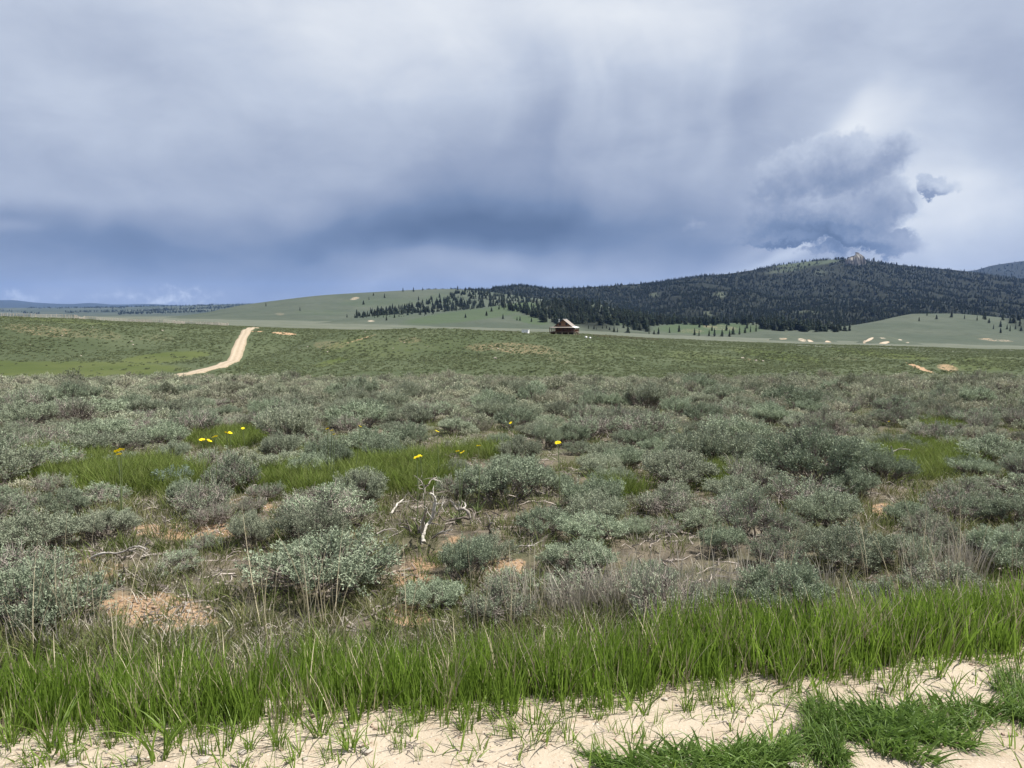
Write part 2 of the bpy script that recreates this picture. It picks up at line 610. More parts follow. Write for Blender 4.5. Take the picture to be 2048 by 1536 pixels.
M = {}
M['ground'] = ground_material()
M['sand'] = sand_material()
M['road'] = sand_material('graded_dirt', (.335, .282, .215), (.285, .232, .170))
M['hill'] = hill_material('grassy_hill', (.050, .063, .045), (.065, .076, .056), (.046, .066, .034), (.36, .315, .255))
M['mountain'] = hill_material('forest_mountain', (.052, .062, .040), (.064, .074, .050), (.050, .064, .038), (.20, .19, .17))
M['conifer'] = leafy('conifer_needles', (.015, .025, .018), (.038, .055, .033), (.034, .042, .030), 0.1, 0.8, 0.30)
M['bark'] = plain('conifer_bark', (.10, .075, .055), scale=3)
M['rock'] = plain('grey_rock', (.26, .245, .22), (.15, .14, .13), 0.05, 0.95, 0.1, 0.5)


# ------------------------------------------------------------------ the ground sheet
def emask(px, py, items):
    """sum of soft ellipses given in pixel coordinates"""
    o = np.zeros_like(px)
    for (cx, cy, rx, ry, rot, amp) in items:
        c, s = math.cos(math.radians(rot)), math.sin(math.radians(rot))
        p = ((px - cx) * c + (py - cy) * s) / rx
        q = (-(px - cx) * s + (py - cy) * c) / ry
        o = np.maximum(o, amp * np.clip(1.6 - (p * p + q * q) * 1.0, 0, 1))
    return o


U = np.linspace(-1.05, 1.05, 470)
Y_ROWS = np.concatenate([np.arange(-8, 20, 0.14), np.arange(20, 66, 0.42), np.arange(66, 340, 1.5),
                         np.geomspace(340, 1300, 50), np.geomspace(1330, 15000, 56)])
APEX = 20.0
# control lines: (pixel x, pixel y, forward distance); y is where that ground would be seen
LINES = [
    [(-400, 757, 135), (0, 755, 135), (400, 755, 135), (700, 757, 135), (1300, 758, 135), (2048, 758, 135), (2500, 760, 135)],
    [(-400, 710, 185), (0, 711, 185), (250, 712, 185), (400, 714, 185), (520, 722, 185), (900, 724, 185), (1300, 727, 190), (1700, 731, 190), (2048, 733, 190), (2500, 735, 190)],
    [(-400, 634, 270), (0, 635, 270), (150, 639, 275), (300, 648, 280), (400, 654, 282), (490, 659, 284), (600, 664, 284), (700, 664, 286),
     (900, 665, 290), (1040, 669, 295), (1160, 673, 298), (1300, 684, 300), (1400, 690, 305), (1600, 696, 310), (1800, 700, 320), (2048, 706, 330), (2500, 712, 330)],
    [(-400, 641, 450), (0, 641, 450), (300, 648, 450), (400, 651, 450), (700, 659, 450), (1100, 667, 450), (1300, 677, 450), (1600, 687, 450), (2048, 698, 450), (2500, 704, 450)],
    [(-400, 636, 1000), (0, 636, 1000), (400, 640, 1000), (700, 646, 1000), (1100, 656, 1000), (1350, 668, 950), (1600, 677, 900), (2048, 688, 900), (2500, 692, 900)],
    [(-400, 631, 4000), (0, 631, 4000), (500, 630, 4000), (2500, 632, 4000)],
    [(-400, 617, 8600), (0, 616, 8600), (200, 615, 8600), (330, 613, 8600), (420, 610, 8600), (500, 607, 8600), (700, 606, 8600), (1200, 612, 8600), (2500, 612, 8600)],
]
cols = []
for ln in LINES:
    P = np.array([at(*q) for q in ln])
    uu = P[:, 0] / (P[:, 1] + APEX)
    cols.append((np.interp(U, uu, P[:, 1]), np.interp(U, uu, P[:, 2])))
Zg = np.zeros((len(Y_ROWS), len(U)))
for i in range(len(U)):
    yk = [-9, 0, 5, 12, 30, 50, 63, 72, 98] + [c[0][i] for c in cols] + [16000]
    zk = [0, 0, -0.02, -.46, -1.72, -3.12, -4.05, -5.2, -9.4] + [c[1][i] for c in cols] + [-60]
    Zg[:, i] = pchip(np.array(yk, float), np.array(zk, float), Y_ROWS)
Xg = U[None, :] * (Y_ROWS[:, None] + APEX)
Yg = np.repeat(Y_ROWS[:, None], len(U), 1)


def road_dist(X, Y):
    """distance past the far edge of the sandy track the camera stands on"""
    return (Y - (3.06 + 0.168 * X + 0.02 * X * X * 0.3)) * 0.985


ramp_near = np.clip(road_dist(Xg, Yg) / 1.2, 0, 1)
fade_mid = np.clip((Yg - 30) / 80, 0, 1)
Zg += ramp_near * (0.075 * fbm(Xg * 0.75, Yg * 0.75, 4, 3) + 0.03 * fbm(Xg * 3, Yg * 3, 3, 9)) * np.clip(1 - Yg / 400, 0, 1)
Zg += fade_mid * np.clip(1 - Yg / 2500, 0, 1) * (0.95 * fbm(Xg / 42, Yg / 30, 4, 21) + 0.30 * fbm(Xg / 9, Yg / 9, 3, 5))
# knolls and gullies of the hillside across the draw
for (x, y, d_, sx_, sd_, amp) in [(1000, 690, 245, 42, 34, 1.9), (760, 690, 240, 26, 30, .9), (545, 700, 225, 9, 40, -1.7), (1640, 715, 235, 34, 26, 1.5), (1930, 725, 195, 26, 22, 1.3), (1450, 715, 215, 22, 30, -.9),
                                 (140, 680, 225, 30, 22, 1.3), (330, 690, 230, 14, 30, -.7), (1790, 730, 170, 40, 14, .6)]:
    q_ = at(x, y, d_)
    Zg += 1.4 * amp * np.exp(-((Xg - q_[0]) / sx_) ** 2 - ((Yg - q_[1]) / sd_) ** 2)
Zg += np.clip((Yg - 3000) / 3000, 0, 1) * 7 * fbm(Xg / 900, Yg / 700, 4, 33)


def ground(X, Y):
    X, Y = np.asarray(X, float), np.asarray(Y, float)
    u = X / (Y + APEX)
    fi = np.clip((u - U[0]) / (U[1] - U[0]), 0, len(U) - 1.001)
    i = fi.astype(int)
    a = fi - i
    j = np.clip(np.searchsorted(Y_ROWS, Y) - 1, 0, len(Y_ROWS) - 2)
    b = np.clip((Y - Y_ROWS[j]) / (Y_ROWS[j + 1] - Y_ROWS[j]), 0, 1)
    return (Zg[j, i] * (1 - a) + Zg[j, i + 1] * a) * (1 - b) + (Zg[j + 1, i] * (1 - a) + Zg[j + 1, i + 1] * a) * b


def on_ground(x, y, d0=1.0, d1=400.0):
    """first ground point met by the sight line of pixel (x, y)"""
    a, b, c = ray(x, y)
    D = np.geomspace(d0, d1, 5000)
    Z = EYE + c / b * D
    g = ground(a / b * D, D)
    k = np.argmax(Z <= g)
    if Z[k] > g[k]:
        k = int(np.argmin(Z - g))
    return np.array([a / b * D[k], D[k], g[k]])


PX, PY = project(Xg, np.maximum(Yg, 0.6), Zg)
BARE_NEAR = [(320, 1225, 130, 42, 8, .72), (330, 1062, 90, 20, 5, .62), (450, 1060, 50, 16, 0, .62), (1015, 1135, 50, 22, 0, .7), (830, 1150, 60, 40, 0, .55),
             (1765, 1020, 26, 16, 0, .75), (500, 1010, 60, 30, 0, .5), (820, 1230, 60, 30, 0, .6), (860, 1060, 120, 50, 0, .38), (700, 1080, 100, 20, 0, .4),
             (1110, 1230, 80, 20, 0, .5), (210, 1130, 60, 30, 0, .45)]
BARE_FAR = [(90, 662, 100, 13, 6, .41), (200, 668, 55, 13, 8, .38), (568, 667, 24, 2.4, 4, .9), (515, 663, 16, 1.2, 0, .7), (722, 678, 38, 1.5, -17, .55),
            (1040, 697, 85, 13, 4, .43), (960, 695, 36, 9, 0, .42), (1120, 715, 55, 14, 10, .38), (1847, 739, 36, 3.2, 22, .95),
            (1895, 736, 24, 9, 10, .52), (820, 680, 30, 8, 0, .4), (310, 675, 50, 8, 0, .36), (1690, 718, 40, 6, 0, .36),
            (1500, 720, 40, 5, 8, .38), (660, 690, 40, 10, 0, .4)]
GREEN_NEAR = [(110, 935, 110, 28, 0, 1.), (270, 962, 130, 30, 0, 1.), (780, 955, 120, 34, 0, 1.), (620, 970, 150, 22, 0, .9), (960, 905, 70, 14, 0, .7),
              (1850, 925, 110, 32, 0, .8), (1440, 962, 60, 22, 0, .7), (450, 880, 90, 16, 0, .7), (1240, 985, 50, 18, 0, .7), (1880, 850, 60, 12, 0, .6),
              (700, 920, 90, 20, 0, .6)]
GREEN_FAR = [(130, 738, 230, 15, 0, 1.0), (330, 715, 90, 10, -5, .9), (-200, 735, 260, 22, 0, 1.), (665, 724, 40, 6, -14, .8), (690, 690, 60, 12, -20, .5), (1560, 712, 110, 10, 8, .6),
             (1760, 706, 110, 9, 6, .75), (1400, 715, 90, 12, 6, .5), (1960, 728, 90, 16, 0, .55), (760, 700, 80, 24, 0, .45), (880, 690, 70, 16, 0, .4), (100, 640, 150, 4, 4, .6),
             (1230, 700, 90, 20, 0, .4)]
near = (Yg < 60) & (Yg > 1.5)
mid = (Yg > 100) & (Yg < 345)
R_ = np.where(near, emask(PX, PY, BARE_NEAR), 0) + np.where(mid, emask(PX, PY, BARE_FAR), 0)
R_ = np.maximum(R_, np.clip(0.75 - np.abs(road_dist(Xg, Yg) + 0.1) * 1.3, 0, 1) * (Yg < 8))
R_ = np.where((Yg < 9) & (road_dist(Xg, Yg) < 0), 1.0, R_)
G_ = np.where(near, emask(PX, PY, GREEN_NEAR), 0) + np.where(mid, emask(PX, PY, GREEN_FAR), 0)
B_ = np.clip((Yg - 10) / 22, 0, 1)


def grid_faces(nr, nc):
    i = np.arange(nr - 1)[:, None] * nc + np.arange(nc - 1)[None, :]
    return np.stack([i, i + 1, i + nc + 1, i + nc], -1).reshape(-1, 4)


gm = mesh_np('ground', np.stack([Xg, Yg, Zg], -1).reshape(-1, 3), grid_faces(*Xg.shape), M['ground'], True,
             {'mask': np.stack([R_, G_, B_], -1).reshape(-1, 3), 'wood': np.clip((Yg - 1800) / 1500, 0, 1).ravel(), 'pale': np.clip((Yg - 300) / 60, 0, 1).ravel()})  # painted cloud shadow sets in over the far plain
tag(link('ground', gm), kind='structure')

# the sandy track in front, a sheet that dives under the ragged grass edge
rx = np.arange(-7.5, 7.5, 0.035)
rt = np.concatenate([np.arange(-9.5, -2.6, 0.12), np.arange(-2.6, 0.65, 0.03)])
RXg, RTg = np.meshgrid(rx, rt)
RYg = 3.06 + 0.168 * RXg + 0.006 * RXg ** 2 + RTg
rut = -0.035 * np.exp(-((RTg + 0.42) / 0.26) ** 2) + 0.02 * np.exp(-((RTg + 1.05) / 0.3) ** 2) - 0.03 * np.exp(-((RTg + 1.75) / 0.28) ** 2)
RZg = ground(RXg, RYg) + 0.022 + 0.45 * rut + 0.007 * fbm(RXg * 2.2, RYg * 2.2, 4, 40) + 0.0035 * fbm(RXg * 11, RYg * 11, 3, 44)
edge = RTg - 0.14 - 0.16 * fbm(RXg * 1.1, RYg * 1.1, 4, 47)
RZg -= np.clip(edge, 0, 1) * 0.35
RZg = np.where((np.abs(RXg) > 7.3) | (RTg < -9.3), RZg - 0.12, RZg)
tag(link('sandy_track', mesh_np('sandy_track', np.stack([RXg, RYg, RZg], -1).reshape(-1, 3), grid_faces(*RXg.shape), M['sand'], True)), kind='structure')


def track_z(X, Y):
    t_ = Y - (3.06 + 0.168 * X + 0.006 * X * X)
    i = np.clip(np.searchsorted(rt, t_) - 1, 0, len(rt) - 2)
    j = np.clip(((np.asarray(X) - rx[0]) / 0.035).astype(int), 0, len(rx) - 1)
    return np.maximum(RZg[i, j], ground(X, Y))


# the graded road that climbs the hill on the left
RP = [(250, 753, 128), (338, 751.5, 133), (372, 747, 139), (408, 741.5, 147), (436, 733, 158), (455, 721, 175), (467, 706, 197), (478, 689, 222), (488, 673, 252), (496, 661, 280), (503, 658, 300), (512, 656.5, 330)]
cp = np.array([at(*q)[:2] for q in RP])
tt = np.linspace(0, len(cp) - 1, 140)
cl = np.stack([pchip(np.arange(len(cp), dtype=float), cp[:, k], tt) for k in (0, 1)], 1)
tg = np.gradient(cl, axis=0)
tg /= np.linalg.norm(tg, axis=1)[:, None]
nr_ = np.stack([tg[:, 1], -tg[:, 0]], 1)
offs = np.array([-1.65, -1.3, -0.7, 0, 0.7, 1.3, 1.65])
jit = fbm(tt[:, None] * 3.0, offs[None, :] * 0.7, 3, 8) * 0.22
RR = cl[:, None, :] + nr_[:, None, :] * (offs[None, :] + np.where(np.abs(offs) > 1.2, jit * 1.6, 0))[..., None]
zc = ground(cl[:, 0], cl[:, 1])
zz = np.maximum(ground(RR[..., 0], RR[..., 1]), zc[:, None] * 0.6 + 0.4 * ground(RR[..., 0], RR[..., 1])) + 0.14 - np.where(np.abs(offs) > 1.5, 0.45, 0)[None, :]
tag(link('hill_road', mesh_np('hill_road', np.concatenate([RR, zz[..., None]], -1).reshape(-1, 3), grid_faces(140, 7), M['road'], True, {'wear': np.tile([.9, .6, 0., .55, 0., .6, .9], 140)})), kind='structure')


# ------------------------------------------------------------------ hills
class Hill:
    def __init__(s, name, crest, base, mat, nc=260, nr=60, shape=0.9, rough=4.0, wl=120.0, back=1.35, seed=1, masks=((), (), ()), floor=0.0, label=None, clear=()):
        crest, base = np.array(crest, float), np.array(base, float)
        xs = np.linspace(crest[0, 0], crest[-1, 0], nc)
        cy, cd = pchip(crest[:, 0], crest[:, 1], xs), pchip(crest[:, 0], crest[:, 2], xs)
        by, bd = np.interp(xs, base[:, 0], base[:, 1]), np.interp(xs, base[:, 0], base[:, 2])
        t = np.concatenate([np.linspace(0, 1, nr), [1.12, 1.35, 1.7, 2.2]])
        tf = np.minimum(t, 1)[:, None]
        D = bd[None] + (cd - bd)[None] * np.minimum(t, 1)[:, None] + np.maximum(t - 1, 0)[:, None] * cd[None] * (back - 1)
        s0 = tf ** shape
        s0 = s0 * (1 - 0.25) + 0.25 * s0 * s0 * (3 - 2 * s0)
        y = by[None] + (cy - by)[None] * s0
        r, u_ = (xs[None] - CX) / F, (CY - y) / F
        b = CP + SP * u_
        X, Z = r / b * D, EYE + (-SP + CP * u_) / b * D
        n = rough * (fbm(X / wl, D / (wl * 1.6), 5, seed) - 0.5 * np.abs(fbm(X / (wl * .6), D / (wl * 1.5), 4, seed + 5)))
        Z = Z + n * (4 * tf * (1 - tf)) ** 0.7
        Z = Z - np.maximum(t - 1, 0)[:, None] ** 1.3 * 0.10 * cd[None]
        Z[0] -= 4
        s.X, s.D, s.Z, s.nr = X, D, Z, nr
        s.px, s.py = project(X, D, Z)
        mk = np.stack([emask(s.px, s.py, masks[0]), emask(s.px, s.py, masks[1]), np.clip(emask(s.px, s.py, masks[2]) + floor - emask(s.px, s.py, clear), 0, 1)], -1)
        s.o = link(name, mesh_np(name, np.stack([X, D, Z], -1).reshape(-1, 3), grid_faces(*X.shape), mat, True, {'mask': mk.reshape(-1, 3)}))
        tag(s.o, label, kind='structure')

    def at_px(s, x, y):
        d = ((s.px[:s.nr] - x) / 2.0) ** 2 + (s.py[:s.nr] - y) ** 2
        k = np.unravel_index(np.argmin(d), d.shape)
        D, Z = s.D[k], s.Z[k]
        a, b, _ = ray(x, y)
        return a / b * D, D, Z

    def sample(s, n, rng):
        i, j = rng.uniform(0, s.nr - 1.001, n), rng.uniform(0, s.X.shape[1] - 1.001, n)
        i0, j0 = i.astype(int), j.astype(int)
        a, b = i - i0, j - j0
        f = lambda G: (G[i0, j0] * (1 - b) + G[i0, j0 + 1] * b) * (1 - a) + (G[i0 + 1, j0] * (1 - b) + G[i0 + 1, j0 + 1] * b) * a
        return f(s.X), f(s.D), f(s.Z)


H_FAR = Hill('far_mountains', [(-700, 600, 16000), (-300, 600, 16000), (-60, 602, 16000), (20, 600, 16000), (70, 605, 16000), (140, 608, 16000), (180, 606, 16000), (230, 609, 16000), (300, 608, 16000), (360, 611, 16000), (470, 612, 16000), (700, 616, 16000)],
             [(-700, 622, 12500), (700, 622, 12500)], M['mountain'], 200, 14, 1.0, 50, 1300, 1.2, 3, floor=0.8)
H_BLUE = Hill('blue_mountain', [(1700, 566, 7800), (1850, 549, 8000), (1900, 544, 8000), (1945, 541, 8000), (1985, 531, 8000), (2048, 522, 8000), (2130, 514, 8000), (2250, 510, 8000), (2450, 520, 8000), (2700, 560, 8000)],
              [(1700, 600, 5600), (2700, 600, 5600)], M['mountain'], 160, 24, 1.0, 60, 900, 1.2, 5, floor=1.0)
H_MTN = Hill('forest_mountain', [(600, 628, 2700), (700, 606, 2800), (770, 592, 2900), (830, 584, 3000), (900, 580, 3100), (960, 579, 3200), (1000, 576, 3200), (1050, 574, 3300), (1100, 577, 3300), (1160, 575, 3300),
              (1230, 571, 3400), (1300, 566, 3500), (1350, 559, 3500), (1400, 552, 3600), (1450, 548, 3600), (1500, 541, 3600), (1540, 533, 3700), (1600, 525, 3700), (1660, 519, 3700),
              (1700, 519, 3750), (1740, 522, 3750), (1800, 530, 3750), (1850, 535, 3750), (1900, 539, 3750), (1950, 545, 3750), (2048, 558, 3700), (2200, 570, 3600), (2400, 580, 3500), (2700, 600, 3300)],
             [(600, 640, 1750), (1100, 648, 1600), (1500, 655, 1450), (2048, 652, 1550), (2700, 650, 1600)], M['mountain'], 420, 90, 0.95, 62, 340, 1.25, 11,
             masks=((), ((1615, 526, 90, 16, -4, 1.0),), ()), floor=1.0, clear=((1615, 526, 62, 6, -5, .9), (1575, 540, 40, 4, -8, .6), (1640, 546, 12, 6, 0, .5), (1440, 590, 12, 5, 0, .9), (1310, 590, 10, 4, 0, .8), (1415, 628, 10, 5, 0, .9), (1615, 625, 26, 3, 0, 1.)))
H_LEFT = Hill('smooth_hill', [(250, 640, 1500), (330, 635, 1600), (400, 627, 1750), (480, 611, 2000), (560, 600, 2100), (650, 590, 2150), (750, 584, 2200), (850, 579, 2250), (900, 578, 2300), (960, 582, 2300), (1040, 592, 2300), (1150, 610, 2300), (1250, 640, 2200)],
              [(250, 640, 1050), (400, 641, 1080), (700, 645, 1150), (1250, 652, 1300)], M['hill'], 260, 50, 0.85, 5, 160, 1.3, 15,
              masks=(((710, 597, 10, 3, -10, .55), (560, 628, 12, 3, 0, .4)), ((760, 606, 90, 10, 0, .5), (640, 625, 60, 6, 0, .5), (880, 600, 40, 14, 0, .5)), ()))
H_MID = Hill('green_hill', [(600, 650, 950), (660, 643, 1050), (700, 637, 1150), (800, 628, 1300), (900, 622, 1400), (960, 616, 1450), (1000, 611, 1500), (1050, 605, 1550), (1100, 603, 1600), (1180, 606, 1600), (1260, 628, 1500), (1340, 655, 1300)],
             [(600, 650, 850), (800, 653, 880), (1000, 657, 900), (1200, 662, 900), (1340, 668, 900)], M['hill'], 240, 46, 0.8, 4, 110, 1.3, 19,
             masks=(((742, 642, 8, 2, 0, .6),), ((930, 632, 130, 12, -6, .75), (1030, 612, 60, 10, 0, .8), (790, 632, 60, 5, 0, .5), (1060, 640, 40, 8, 10, .8)), ((1150, 625, 75, 22, 20, 1.),)))
H_KNOLL = Hill('pasture_knoll', [(1100, 658, 1050), (1130, 653, 1100), (1160, 645, 1180), (1200, 637, 1250), (1250, 632, 1300), (1300, 638, 1300), (1350, 646, 1280), (1420, 647, 1280), (1510, 645, 1250), (1600, 652, 1200), (1700, 668, 1050)],
               [(1100, 660, 900), (1250, 666, 900), (1400, 672, 880), (1500, 675, 870), (1700, 680, 860)], M['hill'], 220, 40, 0.9, 3, 80, 1.3, 23,
               masks=(((1440, 655, 40, 6, 5, .40), (1380, 662, 30, 5, 0, .36)), ((1225, 645, 70, 12, -10, 1.0), (1420, 657, 110, 12, 0, .9), (1340, 660, 40, 8, 0, .6)), ((1270, 648, 30, 14, 20, .8),)))
H_RIGHT = Hill('sage_hill', [(1430, 677, 860), (1450, 674, 900), (1480, 669, 980), (1520, 664, 1050), (1560, 661, 1100), (1650, 656, 1150), (1700, 651, 1200), (1760, 641, 1250), (1800, 632, 1300), (1830, 627.5, 1330), (1900, 627, 1350), (1950, 630, 1350), (2048, 638, 1350), (2200, 640, 1300), (2500, 650, 1250)],
               [(1430, 678, 840), (1600, 682, 830), (1800, 688, 820), (2048, 694, 810), (2500, 700, 800)], M['hill'], 260, 46, 0.85, 5, 110, 1.3, 29,
               masks=(((1495, 671, 26, 4, -16, .62), (1545, 668, 40, 5, 6, .42), (1990, 680, 40, 3, 4, .5)), ((1760, 655, 60, 8, -10, .35),), ((2040, 645, 40, 14, 30, .5),)))
MOUNDS = [
    Hill('eroded_mound', [(1520, 686, 740), (1545, 677, 755), (1580, 672, 770), (1625, 672, 770), (1655, 677, 760), (1690, 689, 740)],
         [(1520, 688, 700), (1690, 691, 700)], M['hill'], 110, 24, 0.62, 1.5, 22, 1.06, 41,
         masks=(((1533, 681, 5, 3, -35, .7), (1566, 677, 9, 2.6, 0, .55), (1604, 680, 10, 3.2, 10, .62), (1622, 683, 8, 2.6, 24, .8), (1657, 685, 7, 3, 18, .85)), ((1585, 674, 30, 2, 0, .5),), ())),
    Hill('eroded_mound', [(1700, 691, 720), (1722, 681, 735), (1745, 674, 745), (1775, 673, 750), (1805, 679, 745), (1830, 685, 740), (1870, 694, 720)],
         [(1700, 692, 690), (1870, 696, 690)], M['hill'], 110, 24, 0.62, 1.5, 22, 1.06, 45,
         masks=(((1739, 679, 9, 2.4, -25, .9), (1729, 684, 4, 3, -50, .62), (1766, 676.5, 7, 1.6, 10, .6), (1768, 686, 11, 2.6, -12, .95), (1800, 679.5, 5, 1.4, 8, .7), (1815, 685, 4, 1.2, 0, .6)), ((1790, 684, 30, 6, 0, .4),), ())),
]

# ------------------------------------------------------------------ conifers
def conifer_crown(seed, n_whorl=13, per=7, lean=0.0, slim=0.19):
    """crown of a tree 1 high: whorls of drooping jagged sprays"""
    rng = np.random.default_rng(seed)
    V, Fc, A = [], [], []
    for k in range(n_whorl):
        h = 0.10 + 0.86 * (k / (n_whorl - 1)) ** 0.95
        R = slim * (1.03 - h) ** 0.72 * rng.uniform(0.8, 1.15)
        for j in range(per):
            if rng.random() < 0.07:
                continue
            a = 2 * math.pi * (j + rng.uniform(-.35, .35)) / per + k * 2.4
            r = R * rng.uniform(0.6, 1.2)
            wd = r * rng.uniform(0.38, 0.62)
            dz = rng.uniform(-0.045, 0.0)
            c, s = math.cos(a), math.sin(a)
            b = len(V)
            up = rng.uniform(0.02, 0.05)
            V += [(0.006 * c, 0.006 * s, h + up), (r * .62 * c - wd * s, r * .62 * s + wd * c, h - 0.012 + dz * .5),
                  (r * c, r * s, h + dz), (r * .62 * c + wd * s, r * .62 * s - wd * c, h - 0.012 + dz * .5),
                  (r * .45 * c, r * .45 * s, h - 0.04 + dz)]
            Fc += [(b, b + 1, b + 2), (b, b + 2, b + 3), (b + 4, b + 2, b + 1), (b + 4, b + 3, b + 2)]
            A += [rng.uniform(0, 1)] * 5
    b = len(V)
    V += [(0.012, 0, .90), (-.006, .01, .90), (-.006, -.01, .90), (0, 0, 1.0)]
    Fc += [(b, b + 1, b + 3), (b + 1, b + 2, b + 3), (b + 2, b, b + 3)]
    A += [.5] * 4
    return mesh_np('conifer_crown', np.array(V), np.array(Fc), M['conifer'], False, {'tint': np.array(A)})


CROWNS = [conifer_crown(s, 12 + s % 3, 6 + s % 3, 0, sl) for s, sl in enumerate((.17, .22, .26, .20, .30, .24))]
_t = MB()
_t.tube([(0, 0, -.03), (0, 0, .15), (.004, 0, .6), (0, 0, .95)], [.02, .015, .009, .003], 6)
TRUNK = _t.mesh('conifer_trunk', M['bark'])
proto_tree = thing('conifer_tree', 'x', 'tree')
link('trunk', TRUNK, proto_tree)
link('crown', CROWNS[0], proto_tree)

TREES = {
    'left': (H_LEFT, [(532, 609), (600, 619), (694, 631), (727, 605), (738, 597), (747, 588), (769, 592), (745, 619), (820, 606), (837, 597), (862, 596), (879, 591), (898, 598), (909, 594), (806, 580), (827, 579), (845, 578), (713, 624), (808, 614)]),
    'mid': (H_MID, [(773, 636), (789, 632), (841, 626), (851, 624), (858, 623), (866, 623), (931, 632), (973, 627), (983, 619), (1006, 633), (1034, 638), (1040, 637), (1063, 640), (998, 615), (1008, 615), (1052, 604), (1030, 610)]),
    'knoll': (H_KNOLL, [(1177, 656), (1188, 657), (1193, 659), (1205, 657), (1213, 656), (1219, 659), (1228, 659), (1235, 662), (1219, 636), (1237, 642), (1247, 652), (1256, 662), (1268, 656), (1298, 666), (1308, 668), (1317, 662), (1339, 660), (1358, 657),
                        (1389, 664), (1398, 668), (1418, 668), (1429, 667), (1444, 669), (1459, 667), (1466, 662), (1479, 662), (1424, 657), (1453, 656), (1490, 660), (1501, 658), (1512, 656), (1399, 650), (1413, 649), (1494, 651)]),
    'right': (H_RIGHT, [(1854, 627), (1873, 634), (1838, 639), (1903, 630), (1929, 634), (1954, 637), (1987, 654), (2001, 648), (2021, 642), (2014, 654), (2020, 657), (2031, 654), (2042, 657), (2001, 662), (1978, 642)]),
}
TL = {'left': ('on the smooth pale green hill left of the forest', 'trees dotted over the smooth hill'),
      'mid': ('on the green slope behind and left of the cabin', 'trees on the slope left of the cabin'),
      'knoll': ('on the pasture knoll right of the cabin', 'trees on the knoll right of the cabin'),
      'right': ('on the rounded sage hill at far right', 'trees on the far right hill')}
NUM = ('second third fourth fifth sixth seventh eighth ninth tenth eleventh twelfth thirteenth fourteenth fifteenth sixteenth seventeenth eighteenth nineteenth twentieth '
       'twenty-first twenty-second twenty-third twenty-fourth twenty-fifth twenty-sixth twenty-seventh twenty-eighth twenty-ninth thirtieth').split()


def rank_word(i, n):
    """place in a row of n, counted from the nearer end"""
    j, side = (i, 'left') if i <= (n - 1) / 2 else (n - 1 - i, 'right')
    return side + 'most' if j == 0 else NUM[min(j - 1, len(NUM) - 1)] + ' from the ' + side

trng = np.random.default_rng(5)
first = True
for key, (hl, lst) in TREES.items():
    lst = sorted(lst)
    for i, (x, y) in enumerate(lst):
        hp = trng.uniform(8.5, 13.5) * (0.72 if key == 'left' else 0.9 if key == 'mid' else 1.0) * (1.3 if key == 'knoll' and x > 1235 else 1)
        X, D, Z = hl.at_px(x, y + hp * 0.42)
        hgt = hp * D / F
        sc = (hgt * trng.uniform(.95, 1.35),) * 2 + (hgt,)
        place, grp = TL[key]
        n_ = len(lst)
        rank = rank_word(i, n_)
        lab = 'dark conifer %s, %s' % (place, rank)
        if first:
            r_ = proto_tree
            r_.location, r_.scale, r_['label'], r_['group'] = (X, D, Z - 0.2), sc, lab, grp
            first = False
        else:
            r_ = dup(proto_tree, (X, D, Z - 0.2), trng.uniform(0, 6.3), sc, lab, grp)
            for c in r_.children:
                if c.name.startswith('crown'):
                    c.data = CROWNS[int(trng.integers(0, 6))]

frng = np.random.default_rng(12)
FP = []


def forest(hl, n, accept, h0, h1):
    X, D, Z = hl.sample(n, frng)
    x, y = project(X, D, Z)
    k = frng.random(n) < accept(x, y, X, D)
    h = frng.uniform(h0, h1, n) * (0.8 + 0.4 * frng.random(n))
    FP.append(np.stack([X, D, Z - .4, h], -1)[k])


def acc_mtn(x, y, X, D):
    p = np.where(fbm(X / 90, D / 150, 4, 61) > 0.40, 0.25, 1.0)
    p = np.where(emask(x, y, [(1615, 526, 62, 6, -5, 1.)]) > 0.3, 0.10, p)
    p = np.where(emask(x, y, [(1580, 540, 55, 9, -8, 1.), (1650, 545, 40, 14, 0, 1), (1440, 590, 14, 6, 0, 1), (1310, 590, 12, 6, 0, 1), (1415, 628, 10, 5, 0, 1), (1615, 625, 28, 4, 0, 1.)]) > 0.3, 0.35, p)
    return p


forest(H_MTN, 56000, acc_mtn, 5, 12)


def acc_left(x, y, X, D):
    line = 633 - (x - 707) * 0.137
    p = np.where((x > 707) & (y > line - (x - 707) * 0.05 - 1), 0.85, 0.0)
    return np.where(x > 905 + (y - 590) * -1.0 + 20 * fbm(x / 15, y / 8, 2, 3), 0.95, p)


forest(H_LEFT, 3600, acc_left, 8, 13)


def acc_mid(x, y, X, D):
    bl = np.interp(x, [998, 1005, 1039, 1073, 1083, 1110, 1148, 1260, 1340], [606, 617, 626, 638, 645, 649, 650, 652, 655])
    p = np.where((x > 998) & (y < bl), 0.9, 0.0)
    return np.where(emask(x, y, [(1045, 608, 40, 6, 0, 1.)]) > .3, 0.10, p)


forest(H_MID, 2600, acc_mid, 9, 14)


def acc_knoll(x, y, X, D):
    bl = np.interp(x, [1100, 1130, 1152, 1240, 1262, 1300, 1320, 1350, 1420, 1510, 1530, 1600, 1700], [654, 652, 646, 634, 641, 655, 651, 650, 651, 650, 662, 664, 668])
    return np.where(y < bl, 0.85, np.where(emask(x, y, [(1272, 650, 26, 11, 20, 1.)]) > .2, .5, 0))


forest(H_KNOLL, 1500, acc_knoll, 10, 15)
forest(H_RIGHT, 900, lambda x, y, X, D: np.where((x > 1955) & (y < 637 + (x - 1955) * 0.22), 0.5, np.where((x < 1810) & (y < np.interp(x, [1480, 1810], [664, 630])), 0, 0)), 9, 14)
forest(H_BLUE, 2500, lambda x, y, X, D: np.full(len(x), 1.0), 14, 20)
FPA = np.concatenate(FP)
